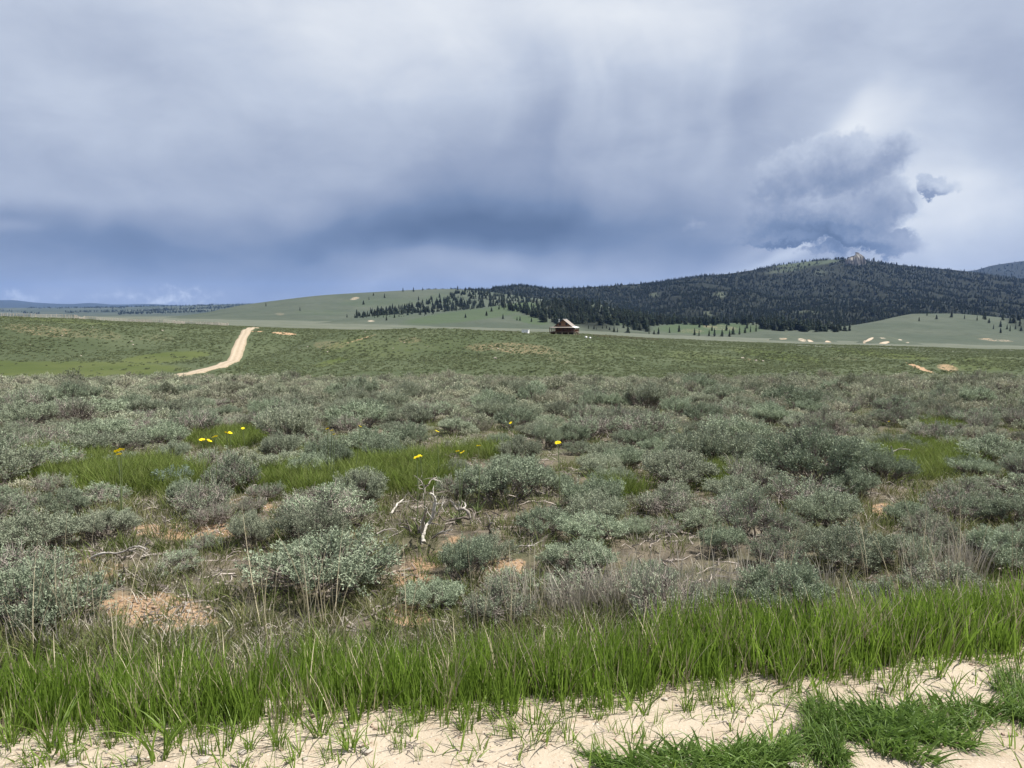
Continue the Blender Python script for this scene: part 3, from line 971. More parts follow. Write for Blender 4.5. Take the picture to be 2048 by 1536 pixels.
# tree lines on the far plain at the left
for (xa, ya, xb, yb, n, th) in [(50, 616, 250, 616, 160, 1), (190, 615, 510, 609, 420, 1.6), (300, 621, 500, 613, 420, 2.2), (130, 625, 330, 621, 160, .8), (240, 628, 520, 620, 380, 1.4), (0, 621, 80, 628, 40, .6)]:
    s_ = frng.random(n)
    x, y = xa + (xb - xa) * s_, ya + (yb - ya) * s_ + frng.normal(0, th, n) * .6
    k = (Y_ROWS > 2500) & (Y_ROWS < 8700)
    J = np.where(k)[0]
    out = []
    for xx, yy in zip(x, y):
        a, b, c = ray(xx, yy)
        D = Y_ROWS[J]
        g = ground(a / b * D, D)
        q = int(np.argmin(np.abs(EYE + c / b * D - g)))
        out.append((a / b * D[q], D[q] + frng.normal(0, 40), g[q] - 1, frng.uniform(9, 17)))
    FPA = np.concatenate([FPA, np.array(out)])
# trees standing along the skyline above the summit meadow and round the crag
for x in np.concatenate([frng.uniform(1545, 1690, 80), frng.uniform(1672, 1700, 22), frng.uniform(1722, 1750, 16)]):
    X_, D_, Z_ = H_MTN.at_px(x, float(np.interp(x, [1540, 1600, 1660, 1700, 1740, 1760], [533, 525, 519, 517, 521, 524])))
    FPA = np.concatenate([FPA, [[X_, D_ + frng.normal(0, 25), Z_ - 1, frng.uniform(8, 15)]]])
nF = len(FPA)
scatter('conifer_forest', FPA[:, :3], np.stack([frng.normal(0, .03, nF), frng.normal(0, .03, nF), frng.uniform(0, 6.28, nF)], -1),
        np.stack([FPA[:, 3] * frng.uniform(1.1, 1.75, nF)] * 2 + [FPA[:, 3]], -1), frng.integers(0, 6, nF), CROWNS,
        'dense dark conifer forest covering the mountain and the far ridges', 'forest')


# ------------------------------------------------------------------ rocks
def rock_mesh(name, seed, mat, seg=14, rings=9, sx=1.0, sy=1.0, sz=0.7, rough=0.35, freq=1.3):
    rng = np.random.default_rng(seed)
    th = np.linspace(0, math.pi, rings)
    ph = np.linspace(0, 2 * math.pi, seg, endpoint=False)
    T, Pp = np.meshgrid(th, ph, indexing='ij')
    d = np.stack([np.sin(T) * np.cos(Pp), np.sin(T) * np.sin(Pp), np.cos(T)], -1)
    o = rng.uniform(0, 50, 3)
    r = 1 + rough * fbm(d[..., 0] * freq + o[0] + d[..., 2], d[..., 1] * freq + o[1] - d[..., 2] * .7, 3, seed)
    for _ in range(5):                      # chip flat facets
        n_ = rng.normal(size=3)
        n_ /= np.linalg.norm(n_)
        lim = rng.uniform(.62, .85)
        h = (d * n_).sum(-1) * r
        r = np.where(h > lim, r * lim / np.maximum(h, 1e-6), r)
    V = d * r[..., None] * np.array([sx, sy, sz])
    i = np.arange(rings - 1)[:, None] * seg
    j = np.arange(seg)[None, :]
    Fq = np.stack([i + j, i + seg + j, i + seg + (j + 1) % seg, i + (j + 1) % seg], -1).reshape(-1, 4)
    return mesh_np(name, V.reshape(-1, 3), Fq, mat, False)


# summit crag
X, D, Z = H_MTN.at_px(1707, 527)
mb = MB()
crng = np.random.default_rng(3)
nseg, nrow = 60, 26
a_ = np.linspace(0, 2 * math.pi, nseg, endpoint=False)
t_ = np.linspace(0, 1, nrow)
A2, T2 = np.meshgrid(a_, t_)
prof = (1 - T2 ** 5) ** 0.5 * 0.8 + 0.2 * (1 - T2)
flute = 1 + 0.22 * fbm(np.cos(A2) * 4 + T2 * .6, np.sin(A2) * 4, 4, 71) - 0.34 * np.abs(fbm(np.cos(A2) * 9, np.sin(A2) * 9 + T2, 3, 73))
RX, RY, RH = 50 * prof * flute, 34 * prof * flute, 50 * T2 * (1 + .55 * fbm(np.cos(A2) * 1.7 + T2, np.sin(A2) * 1.7, 3, 75))
Vr = np.stack([RX * np.cos(A2), RY * np.sin(A2), RH - 10], -1).reshape(-1, 3)
i = np.arange(nrow - 1)[:, None] * nseg
j = np.arange(nseg)[None, :]
Fq = np.stack([i + j, i + (j + 1) % nseg, i + nseg + (j + 1) % nseg, i + nseg + j], -1).reshape(-1, 4)
crag = link('rock_outcrop', mesh_np('rock_outcrop', Vr, Fq, M['rock']), None, (X, D - 15, Z - 6))
tag(crag, 'pale grey rock crag on the summit of the forested mountain', 'rock')

M['limestone'] = plain('pale_limestone', (.40, .36, .30), (.28, .24, .20), 4.0, 0.9, 0.15, 0.4)
FAR_ROCKS = [(84, 651, 5), (124, 672, 4), (325, 662, 6), (263, 683, 4), (266, 690, 5), (290, 659, 4), (162, 712, 4), (600, 700, 3), (615, 694, 4), (643, 698, 4), (655, 705, 6),
             (991, 718, 9), (996, 698, 4), (984, 697, 4), (1022, 700, 4), (856, 694, 4), (1135, 725, 4), (1197, 738, 4), (1268, 718, 5), (808, 686, 4), (731, 665, 5), (786, 697, 3), (1107, 718, 3),
             (1485, 717, 7), (1512, 722, 7), (1526, 723, 6), (1678, 746, 5), (1904, 729, 4), (1621, 747, 3), (1140, 668.5, 3), (60, 690, 3), (185, 655, 3)]
ROCKM = [rock_mesh('rock', 80 + k, M['limestone'], 10, 7, 1, .8, .6, .5) for k in range(5)]
FAR_ROCKS.sort()
ns = {'left hillside above the meadow': [], 'slope below the cabin': [], 'low slope at right': []}
for r_ in FAR_ROCKS:
    ns['left hillside above the meadow' if r_[0] < 500 else 'slope below the cabin' if r_[0] < 1300 else 'low slope at right'].append(r_)
for place, lst in ns.items():
    for i, (x, y, wpx) in enumerate(lst):
        p = on_ground(x, y, 100, 330)
        s = wpx * p[1] / F * 0.5
        o = link('pale_rock', ROCKM[i % 5], None, p + np.array([0, 0, s * .15]), (0, 0, i * 1.3), s)
        rk = rank_word(i, len(lst))
        if (x, y) == (991, 718):
            lab = 'largest pale rock on the slope below the cabin'
        else:
            lab = 'small pale rock on the %s, %s' % (place, rk)
        tag(o, lab, 'rock', 'pale rocks lying on the hillsides')
# ------------------------------------------------------------------ cabin on the rise
M['log'] = plain('log_wall', (.135, .062, .038), (.085, .040, .026), 6, .8, .2, .3, 5, (1, 1, 6))
M['gable_wood'] = plain('gable_boards', (.30, .165, .10), (.22, .12, .07), 5, .8, .2, .3, 5, (8, 1, 1))
M['trim'] = plain('dark_trim', (.06, .030, .022), (.04, .022, .016), 4)
M['metal_roof'] = plain('tan_metal_roof', (.215, .185, .158), (.175, .150, .130), 1.0, .6, .5)
M['white_paint'] = plain('white_paint', (.80, .80, .79), (.70, .70, .69), 2, .6)
M['galv'] = plain('galvanised_pipe', (.55, .56, .57), (.45, .46, .47), 6, .4, .5)
M['glass'] = plain('dark_glass', (.02, .022, .026), (.03, .033, .038), 1, .08, .6)
M['post_wood'] = plain('pale_post', (.42, .33, .23), (.33, .25, .17), 6, .85)
M['grey_wood'] = plain('weathered_wood', (.46, .42, .37), (.30, .27, .23), 7, .9, .15, .5, 6, (1, 1, .25))
M['brown_wood'] = plain('brown_rail', (.17, .12, .085), (.11, .08, .055), 6, .9)


def part(name, mat, parent, fn, smooth=False):
    b = MB()
    fn(b)
    return link(name, b.mesh(name, mat, smooth), parent)


ca = np.array(at(1124, 673.5, 299))
cbn = thing('log_cabin', 'brown log cabin with pale metal roof and wraparound porch on the rise', 'cabin', (ca[0], 299.0, ground(ca[0], 299.0) + .02), -math.radians(16))
W_, Y0, Y1, ZD, ZE, ZA = 3.15, 2.0, 8.6, 1.05, 3.1, 5.75
part('wall', M['log'], cbn, lambda b: [b.box((0, Y0 + .1, (ZD + ZE) / 2), (2 * W_, .2, ZE - ZD)), b.box((0, Y1 - .1, (ZD + ZE) / 2), (2 * W_, .2, ZE - ZD)),
                                      b.box((-W_ + .1, (Y0 + Y1) / 2, (ZD + ZE) / 2), (.2, Y1 - Y0 - .41, ZE - ZD)), b.box((W_ - .1, (Y0 + Y1) / 2, (ZD + ZE) / 2), (.2, Y1 - Y0 - .41, ZE - ZD))])
for yy, nm in ((Y0, 'gable'), (Y1 - .18, 'gable')):
    part(nm, M['gable_wood'], cbn, lambda b, yy=yy: b.prism([(-W_ - .05, yy, ZE + .01), (W_ + .05, yy, ZE + .01), (0, yy, ZA - .12)], None, (0, .18, 0)))
rf = None
for sgn in (-1, 1):
    p0, p1 = np.array([0, 0, ZA]), np.array([sgn * (W_ + .55), 0, ZE - .18])
    o = part('roof_panel', M['metal_roof'], cbn, lambda b: b.prism([p0 + [0, Y0 - .55, .12], p1 + [0, Y0 - .55, .10], p1 + [0, Y0 - .55, 0], p0 + [0, Y0 - .55, 0]], None, (0, Y1 - Y0 + 1.1, 0)))
    part('barge_board', M['trim'], cbn, lambda b: b.prism([p0 + [0, Y0 - .64, .13], p1 + [0, Y0 - .64, .11], p1 + [0, Y0 - .64, -.16], p0 + [0, Y0 - .64, -.16]], None, (0, .085, 0)))
part('ridge_cap', M['galv'], cbn, lambda b: b.box((0, (Y0 + Y1) / 2, ZA + .17), (.3, Y1 - Y0 + 1.12, .08)))
part('ridge_vent', M['galv'], cbn, lambda b: b.tube([(0, Y0 - .2, ZA + .1), (0, Y0 - .2, ZA + .6)], .06, 8))
pipe = part('stove_pipe', M['galv'], cbn, lambda b: b.tube([(-2.3, 5.0, 3.6), (-2.3, 5.0, 5.75)], .13, 10))
part('cap', M['galv'], pipe, lambda b: b.tube([(-2.3, 5.0, 5.76), (-2.3, 5.0, 5.84), (-2.3, 5.0, 5.98)], [.22, .22, .02], 10))
PW = 5.15
part('porch_roof', M['metal_roof'], cbn, lambda b: b.prism([(-PW, -.1, 2.62), (PW, -.1, 2.62), (W_, Y0 - .01, ZE - .05), (-W_, Y0 - .01, ZE - .05)], None, (0, 0, .07)))
part('porch_roof', M['white_paint'], cbn, lambda b: b.prism([(PW + .02, -.1, 2.63), (PW + .02, Y1, 2.63), (W_ + .03, Y1, ZE - .04), (W_ + .03, Y0, ZE - .04)], None, (0, 0, .07)))  # sun glare on the right slope put in as white colour
part('porch_roof', M['metal_roof'], cbn, lambda b: b.prism([(-PW - .02, Y1, 2.63), (-PW - .02, -.1, 2.63), (-W_ - .03, Y0, ZE - .04), (-W_ - .03, Y1, ZE - .04)], None, (0, 0, .07)))
part('fascia', M['trim'], cbn, lambda b: b.box((0, -.13, 2.56), (2 * PW, .05, .2)))
part('deck', M['brown_wood'], cbn, lambda b: b.box((0, (Y1 - .1) / 2, ZD - .12), (2 * PW, Y1 + .1, .2)))
part('skirt', M['trim'], cbn, lambda b: b.box((0, 1.2, .5), (2 * PW - .8, .06, .8)))
for x in (-5.0, -2.6, 0, 2.6, 5.0):
    part('porch_post', M['log'], cbn, lambda b: b.box((x, .05, (ZD + 2.55) / 2), (.16, .16, 2.55 - ZD - .01)))
    part('pile', M['post_wood'], cbn, lambda b: b.tube([(x * .94, .1, -.5), (x * .94, .1, ZD - .22)], .17, 8))
for y in (4.0, 8.0):
    for x in (-5.0, 5.0):
        part('porch_post', M['log'], cbn, lambda b: b.box((x, y, (ZD + 2.6) / 2), (.16, .16, 2.6 - ZD)))
        part('pile', M['post_wood'], cbn, lambda b: b.tube([(x * .94, y, -.5), (x * .94, y, ZD - .22)], .17, 8))
part('railing', M['log'], cbn, lambda b: [b.box((0, -.05, ZD + .95), (2 * PW - .4, .09, .09)), b.box((0, -.05, ZD + .2), (2 * PW - .4, .07, .07))] +
     [b.box((k, -.05, ZD + .57), (.06, .06, .67)) for k in np.arange(-4.8, 4.81, .3)])
part('railing', M['log'], cbn, lambda b: [b.box((5.06, 4.1, ZD + .95), (.09, 8, .09)), b.box((5.06, 4.1, ZD + .2), (.07, 8, .07))] + [b.box((5.06, k, ZD + .57), (.06, .06, .67)) for k in np.arange(.4, 8, .35)])
for x in (-1.25, 1.3):
    wdw = part('window', M['glass'], cbn, lambda b: b.box((x, Y0 - .03, 3.95), (.62, .05, .72)))
    part('frame', M['trim'], wdw, lambda b: [b.box((x, Y0 - .05, 3.95 + s_ * .40), (.78, .08, .08)) for s_ in (-1, 1)] + [b.box((x + s_ * .35, Y0 - .052, 3.95), (.08, .08, .72)) for s_ in (-1, 1)])
for x in (-2.0, 2.0):
    part('window', M['glass'], cbn, lambda b: b.box((x, Y0 - .03, 2.15), (1.2, .05, 1.0)))
dr = part('door', M['trim'], cbn, lambda b: b.box((0, Y0 - .04, ZD + 1.0), (.95, .07, 2.0)))
part('handle', M['galv'], dr, lambda b: b.box((.35, Y0 - .1, ZD + 1.0), (.06, .05, .12)))
part('stairs', M['brown_wood'], cbn, lambda b: [b.box((5.35 + k * .28, 1.0, ZD - .1 - k * .19), (.3, 1.1, .06)) for k in range(6)] + [b.box((6.05, s_, .48), (1.75, .06, .2), ry=.60) for s_ in (.42, 1.58)])

# small white shed
sp = np.array(at(1050, 670.5, 303))
shd = thing('shed', 'small white box shed left of the log cabin', 'shed', (sp[0], 303, ground(sp[0], 303)), math.radians(-12))
part('wall', M['white_paint'], shd, lambda b: b.box((0, 1.0, .82), (2.7, 1.9, 1.64)))
part('roof', M['white_paint'], shd, lambda b: b.box((0, 1.0, 1.68), (2.9, 2.1, .08), rx=-.03))
d_ = part('door', M['galv'], shd, lambda b: b.box((.62, .02, .75), (.62, .05, 1.3)))
part('handle', M['trim'], d_, lambda b: b.box((.4, -.02, .8), (.06, .04, .14)))
part('step', M['white_paint'], shd, lambda b: b.box((.95, -.35, .12), (1.0, .5, .24)))

for (x, y, lab) in ((1172, 676.5, 'larger round white tank on the grass right of the cabin'), (1180, 677.5, 'smaller white tank beside the larger one right of the cabin')):
    p = on_ground(x, y, 200, 330)
    s = .42 if x == 1172 else .36
    tk = thing('water_tank', lab, 'tank', p, .3)
    part('drum', M['white_paint'], tk, lambda b: b.tube([(0, 0, 0), (0, 0, .1 * s), (0, 0, 1.5 * s), (0, 0, 1.68 * s)], [.9 * s, s, s, .6 * s], 16), True)
    part('lid', M['white_paint'], tk, lambda b: b.tube([(0, 0, 1.69 * s), (0, 0, 1.8 * s)], [.3 * s, .28 * s], 10))


# ------------------------------------------------------------------ rail fences
def fence(label, pts, step, hgt, mat, rails, rad, run=3, wob=.08, nm='rail_fence'):
    """posts along ground points, rails spanning a few bays each"""
    rg = np.random.default_rng(int(abs(pts[0][0]) * 10) + 3)
    P = np.array(pts, float)
    seg = np.concatenate([[0], np.cumsum(np.linalg.norm(np.diff(P, axis=0), axis=1))])
    s = np.arange(0, seg[-1], step)
    X, Y = np.interp(s, seg, P[:, 0]), np.interp(s, seg, P[:, 1])
    Z = ground(X, Y)
    root = thing(nm, label, 'fence', (X[0], Y[0], Z[0]))
    o = np.array([X[0], Y[0], Z[0]])
    pm = MB()
    pm.tube([(0, 0, -.4), (0, 0, .5), (0, 0, 1.0)], [rad, rad * .95, rad * .85], 6)
    pm = pm.mesh('post', mat)
    for k in range(len(s)):
        link('post', pm, root, np.array([X[k], Y[k], Z[k]]) - o, (rg.normal(0, wob), rg.normal(0, wob), rg.uniform(0, 6)), (1, 1, hgt * rg.uniform(.85, 1.1)))
    for h in rails:
        for k in range(0, len(s) - 1, run):
            e = min(k + run, len(s) - 1)
            q = [np.array([X[j], Y[j] - rad * .9, Z[j] + h * hgt + rg.normal(0, .03)]) - o for j in range(k, e + 1)]
            b = MB()
            b.tube(q, rad * .55, 5)
            link('rail', b.mesh('rail', mat), root)


def crest_pt(x, d0=200, d1=330):
    """where the hillside meets the skyline in the direction of pixel column x"""
    a, b, c = ray(x, 640)
    D = np.linspace(d0, d1, 260)
    g = ground(a / b * D, D)
    k = int(np.argmax((g - EYE) / D))
    return a / b * D[k], D[k] - .5


def fpts(lst):
    return [at(x, y, d)[:2] for (x, y, d) in lst]


fence('long pale weathered post and rail fence along the crest at left', [crest_pt(x) for x in np.arange(-70, 480, 22)], 1.75, 1.45, M['grey_wood'], (.32, .62, .9), .10)
fence('low brown rail fence between the white shed and the open slope at left of cabin', fpts([(955, 666, 305), (1000, 667, 305), (1040, 669, 304)]), 2.2, .95, M['brown_wood'], (.5, .88), .08)
fence('low brown rail fence running right from the cabin past white tanks', fpts([(1187, 675, 299), (1240, 679, 301), (1300, 683, 303), (1325, 685, 304)]), 2.2, 1.05, M['brown_wood'], (.45, .85), .085)
# ------------------------------------------------------------------ sagebrush
M['sage'] = leafy('sage_leaf', (.132, .168, .108), (.355, .412, .290), (.258, .272, .200), 0.14, 0.75, 0.24)
M['sage_silver'] = leafy('sage_leaf_silver', (.17, .23, .18), (.30, .36, .305), None, 0.25, 0.7, 0.1)
M['sage_far'] = leafy('sage_leaf_far', (.158, .180, .118), (.405, .426, .306), (.328, .315, .234), 0.14, 0.8, 0.36)
M['sage_hill'] = leafy('sage_leaf_hill', (.115, .142, .072), (.185, .212, .118), (.145, .165, .092), 0.32, 0.85, 0.2)
M['twig'] = leafy('sage_twig', (.085, .070, .062), (.370, .325, .290), None, 0.0, 0.9, 0.15)


def leaves(P, Dr, ln, wd, rng):
    """diamond leaf faces at P along Dr"""
    n = len(P)
    sd = np.cross(Dr, rng.normal(size=(n, 3)))
    sd /= np.linalg.norm(sd, axis=1)[:, None] + 1e-9
    m = P + Dr * (ln * .55)[:, None]
    V = np.stack([P, m + sd * wd[:, None] * .5, P + Dr * ln[:, None], m - sd * wd[:, None] * .5], 1)
    return V.reshape(-1, 3), np.arange(n * 4).reshape(-1, 4)


def unit(v):
    return v / (np.linalg.norm(v, axis=-1, keepdims=True) + 1e-9)


def twigs_np(A, B, r0, r1, up, nseg, rng, a):
    """many thin 3-sided twigs A->B at once, bowed by up"""
    n = len(A)
    t = np.linspace(0, 1, nseg + 1)
    P = A[:, None] * (1 - t)[None, :, None] + B[:, None] * t[None, :, None]
    P = P + (np.sin(t * math.pi)[None, :, None] * up[:, None])
    P[:, 1:-1] += rng.normal(0, .012, (n, nseg - 1, 3))
    T = unit(B - A)
    S = unit(np.cross(T, rng.normal(size=(n, 3))))
    Q = np.cross(T, S)
    k = 3
    ang = np.arange(k) * 2 * math.pi / k
    ring = S[:, None] * np.cos(ang)[None, :, None] + Q[:, None] * np.sin(ang)[None, :, None]
    r = (r0[:, None] * (1 - t) + r1[:, None] * t)
    V = P[:, :, None] + ring[:, None] * r[..., None, None]
    b = (np.arange(n) * (nseg + 1) * k)[:, None, None]
    i = (np.arange(nseg) * k)[None, :, None]
    j = np.arange(k)[None, None, :]
    j2 = (j + 1) % k
    Fq = np.stack([b + i + j, b + i + j2, b + i + k + j2, b + i + k + j], -1).reshape(-1, 4)
    return V.reshape(-1, 3), Fq, np.repeat(a, (nseg + 1) * k)


def bush(seed, tips=24, per=36, leaf=(.018, .033), wd=(.0065, .0105), lobes=8, H=.46, twiggy=0.0, mat='sage', seg=3, spread=.34):
    rng = np.random.default_rng(seed)
    LV, LF, LA, TV, TF, TA = [], [], [], [], [], []
    nl = nt = 0
    for k in range(lobes):
        a = 2 * math.pi * (k + rng.uniform(-.3, .3)) / max(lobes - 1, 1)
        rr = rng.uniform(.65, 1.0) * spread if k < lobes - 1 else .03
        c = np.array([math.cos(a) * rr, math.sin(a) * rr, H * rng.uniform(.42, .66) * (1.12 - .35 * rr / spread)])
        R = rng.uniform(.14, .215)
        base = rng.normal(0, .035, 3) * [1, 1, 0]
        tot = max(3, int(tips * rng.uniform(.75, 1.25)))
        d = unit(rng.normal(size=(tot, 3)) * [1, 1, .8] + np.array([0, 0, .45]) + unit(c * [1, 1, 0.2]) * .5)
        d[:, 2] = np.where(rng.random(tot) < .85, np.abs(d[:, 2]) + .05, d[:, 2])
        d = unit(d)
        tip = c + d * R * rng.uniform(.65, 1.18, tot)[:, None]
        tip[:, 2] = np.maximum(tip[:, 2], .02)
        st = base + (c - base) * rng.uniform(.35, 1.0, tot)[:, None] + rng.normal(0, .015, (tot, 3))
        # stems
        V, Fq, A = twigs_np(base[None] - [[0, 0, .03]], c[None], np.array([.016]), np.array([.006]), np.array([[c[0] * .35, c[1] * .35, -.03]]), 4, rng, np.array([rng.uniform(.1, .5)]))
        TV.append(V); TF.append(Fq + nt); TA.append(A); nt += len(V)
        V, Fq, A = twigs_np(st, tip, np.full(tot, .0048), np.full(tot, .0016), np.stack([d[:, 0] * .03, d[:, 1] * .03, np.full(tot, -.02)], 1), seg, rng, rng.uniform(0, .6, tot))
        TV.append(V); TF.append(Fq + nt); TA.append(A); nt += len(V)
        if twiggy:
            ne = int(tot * 1.6)
            e0 = c + unit(rng.normal(size=(ne, 3))) * R * .6 * rng.random((ne, 1))
            e1 = e0 + unit(rng.normal(size=(ne, 3)) + [0, 0, .7]) * rng.uniform(.06, .2, (ne, 1))
            e1[:, 2] = np.maximum(e1[:, 2], .02)
            V, Fq, A = twigs_np(e0, e1, np.full(ne, .0034), np.full(ne, .0014), rng.normal(0, .015, (ne, 3)), 2, rng, rng.uniform(.3, 1, ne))
            TV.append(V); TF.append(Fq + nt); TA.append(A); nt += len(V)
        # leaves on the outer part of each twig
        dead = rng.random(tot) < twiggy
        m = np.where(dead, int(per * .12), (per * rng.uniform(.7, 1.3, tot)).astype(int))
        w_ = np.repeat(np.arange(tot), m)
        n = len(w_)
        if n == 0:
            continue
        t = 1.04 - rng.random(n) ** 1.25 * .52
        P = st[w_] * (1 - t)[:, None] + tip[w_] * t[:, None] + rng.normal(0, .012 + .4 * leaf[0] * .3, (n, 3))
        dr = unit(d[w_] * .55 + np.array([0, 0, .35]) + rng.normal(0, .55, (n, 3)))
        V, Fq = leaves(P, dr, rng.uniform(*leaf, n), rng.uniform(*wd, n), rng)
        V[:, 2] = np.maximum(V[:, 2], .005)
        LV.append(V); LF.append(Fq + nl); nl += len(V)
        tn = np.clip(rng.normal(.5, .2, tot)[w_] + rng.normal(0, .16, n), 0, 1)
        LA.append(np.repeat(tn, 4))
    fo = mesh_np('foliage', np.concatenate(LV), np.concatenate(LF), M[mat], False, {'tint': np.concatenate(LA)})
    br = mesh_np('branches', np.concatenate(TV), np.concatenate(TF), M['twig'], False, {'tint': np.concatenate(TA)})
    return fo, br


def joined(seed, mat, twig=True, **kw):
    """foliage and twigs in one cheap mesh for the uncountable far masses"""
    fo, br = bush(seed, mat=mat, **kw)
    V = np.empty(len(fo.vertices) * 3, np.float32); fo.vertices.foreach_get('co', V); V = V.reshape(-1, 3)
    A = np.empty(len(fo.vertices), np.float32); fo.attributes['tint'].data.foreach_get('value', A)
    Fq = np.arange(len(V)).reshape(-1, 4)
    me = mesh_np('far_bush', V, Fq, M[mat], False, {'tint': A})
    if twig:
        V2 = np.empty(len(br.vertices) * 3, np.float32); br.vertices.foreach_get('co', V2); V2 = V2.reshape(-1, 3)
        A2 = np.empty(len(V2), np.float32); br.attributes['tint'].data.foreach_get('value', A2)
        F2 = np.empty(len(br.polygons) * 4, np.int32); br.polygons.foreach_get('vertices', F2); F2 = F2.reshape(-1, 4)
        me = mesh_np('far_bush', np.concatenate([V, V2]), np.concatenate([Fq, F2 + len(V)]), M[mat], False, {'tint': np.concatenate([A, A2])})
        me.materials.append(M['twig'])
        mi = np.concatenate([np.zeros(len(Fq), np.int32), np.ones(len(F2), np.int32)])
        me.polygons.foreach_set('material_index', mi)
    return me


LEAFY = [bush(100 + k, 28, 58, lobes=8 + k % 3, H=(.46, .52, .42, .5, .56)[k]) for k in range(5)]
TWIGGY = [bush(200 + k, 24, 44, lobes=8 + k % 2, twiggy=(.45, .6, .8)[k], H=(.5, .46, .42)[k]) for k in range(3)]
SILVER = bush(300, 22, 24, leaf=(.035, .06), wd=(.014, .022), lobes=7, H=.5, mat='sage_silver')
KINDS = {'L%d' % k: v for k, v in enumerate(LEAFY)}
KINDS.update({'T%d' % k: v for k, v in enumerate(TWIGGY)})
KINDS['S'] = SILVER
PROTO = {}
for k, (fo, br) in KINDS.items():
    PROTO[k] = (fo, br)

# bushes that stand out, read off the photograph: base x, base y, width, height (pixels), kind, label
BIG = [
    (70, 1285, 290, 200, 'L0', 'big grey-green sagebrush at left edge beside the bare pale soil'),
    (655, 1222, 330, 165, 'L3', 'widest leafy sagebrush left of centre just behind the tall grass'),
    (870, 1232, 130, 90, 'L2', 'low sagebrush just right of the widest one, touching the tall grass'),
    (936, 1172, 118, 125, 'L4', 'upright leafy sagebrush in front of the white dead shrub'),
    (655, 1066, 215, 115, 'T0', 'broad dark twiggy sagebrush left of the white dead shrub'),
    (502, 1102, 95, 95, 'L1', 'rounded green sagebrush standing right of a small bare soil patch'),
    (410, 1108, 70, 60, 'T1', 'small straggly sagebrush between bare soil and a rounded green one'),
    (215, 1090, 130, 85, 'L1', 'sagebrush with dark hollow base above the fallen grey branches'),
    (75, 1112, 170, 105, 'L2', 'dense sagebrush at the left edge behind the biggest left one'),
    (130, 1042, 95, 85, 'L4', 'narrow upright sagebrush below the left patch of green grass'),
    (45, 1030, 80, 80, 'T2', 'twiggy greyish sagebrush at left edge below the white stick'),
    (345, 978, 76, 58, 'S', 'pale silvery blue bush standing in the left green grass'),
    (245, 935, 62, 45, 'L2', 'small sagebrush carrying the yellow flower cluster at left'),
    (425, 945, 115, 72, 'T1', 'bare-twigged sagebrush right of the pale silvery bush'),
    (500, 962, 120, 66, 'L1', 'sagebrush at the left end of the central green grass'),
    (575, 948, 120, 66, 'L0', 'sagebrush behind the central green grass, left of the pair'),
    (742, 918, 130, 78, 'L3', 'dark green sagebrush behind the central green grass, under a yellow flower'),
    (640, 912, 90, 60, 'T0', 'twiggy sagebrush under three yellow flowers left of centre'),
    (200, 892, 140, 68, 'L4', 'dark sagebrush behind the left green grass, right of a darker one'),
    (105, 900, 115, 70, 'T1', 'darkest sagebrush behind the left green grass'),
    (190, 838, 150, 60, 'L0', 'large dark sagebrush rising from the field far left'),
    (410, 868, 90, 58, 'T0', 'dark bare-twigged sagebrush above the left yellow flowers'),
    (1010, 1012, 190, 118, 'L4', 'tall leafy sagebrush right of centre behind the curved dead branches'),
    (1090, 992, 110, 72, 'L1', 'sagebrush close to the right of the tall central one'),
    (925, 1000, 105, 76, 'T0', 'half-bare sagebrush behind the curved dead branches'),
    (1085, 1078, 120, 84, 'L0', 'sagebrush with leafy top right of the black stub'),
    (1185, 1092, 150, 78, 'L3', 'wide pale leafy sagebrush in the middle row right of centre'),
    (1268, 1078, 76, 60, 'L2', 'small round sagebrush right of the wide pale one'),
    (1335, 1046, 150, 95, 'T0', 'twiggy grey sagebrush right of the grass tussock'),
    (1360, 985, 160, 98, 'L4', 'large soft green sagebrush right of centre in the third row'),
    (1615, 1032, 170, 115, 'T2', 'large dark bare-branched sagebrush in the right half'),
    (1480, 1046, 160, 84, 'T1', 'grey twiggy sagebrush left of the large dark one'),
    (1710, 1002, 110, 74, 'L1', 'sagebrush just behind the bare soil spot at right'),
    (1520, 945, 120, 76, 'L0', 'dark green sagebrush behind the grey twiggy one at right'),
    (1160, 1160, 170, 84, 'L1', 'low leafy sagebrush behind the dry grey grass'),
    (1300, 1190, 130, 80, 'L2', 'sagebrush half hidden by dry grey grass right of centre'),
    (1445, 1118, 100, 82, 'L4', 'round green sagebrush in the near row right of centre'),
    (1550, 1145, 130, 100, 'T0', 'twiggy sagebrush in the near right row'),
    (1440, 1222, 130, 62, 'L3', 'lowest sagebrush right of centre, against the tall grass'),
    (1690, 1152, 170, 118, 'L3', 'large leafy sagebrush in the near right row'),
    (1800, 1150, 140, 100, 'L0', 'leafy sagebrush right of the large one in near right row'),
    (1895, 1120, 130, 88, 'T0', 'half-bare sagebrush in the near right row by dry stalks'),
    (2000, 1150, 150, 110, 'L1', 'sagebrush at the right edge in the near row'),
    (2010, 1062, 140, 92, 'L4', 'bright leafy sagebrush at the right edge in the second row'),
    (1900, 1045, 140, 100, 'T2', 'dark twiggy sagebrush right of the bare soil spot'),
    (1810, 1050, 90, 62, 'L2', 'small sagebrush between bare soil spot and dark twiggy one'),
    (1250, 890, 60, 50, 'T2', 'single dark bare sagebrush beyond the right yellow flower'),
    (2000, 835, 70, 36, 'T1', 'dark sagebrush in the far field at right edge'),
    (1990, 935, 150, 76, 'L3', 'dense sagebrush right of the right-hand green grass'),
    (1700, 930, 140, 70, 'L1', 'sagebrush left of the right-hand green grass'),
]
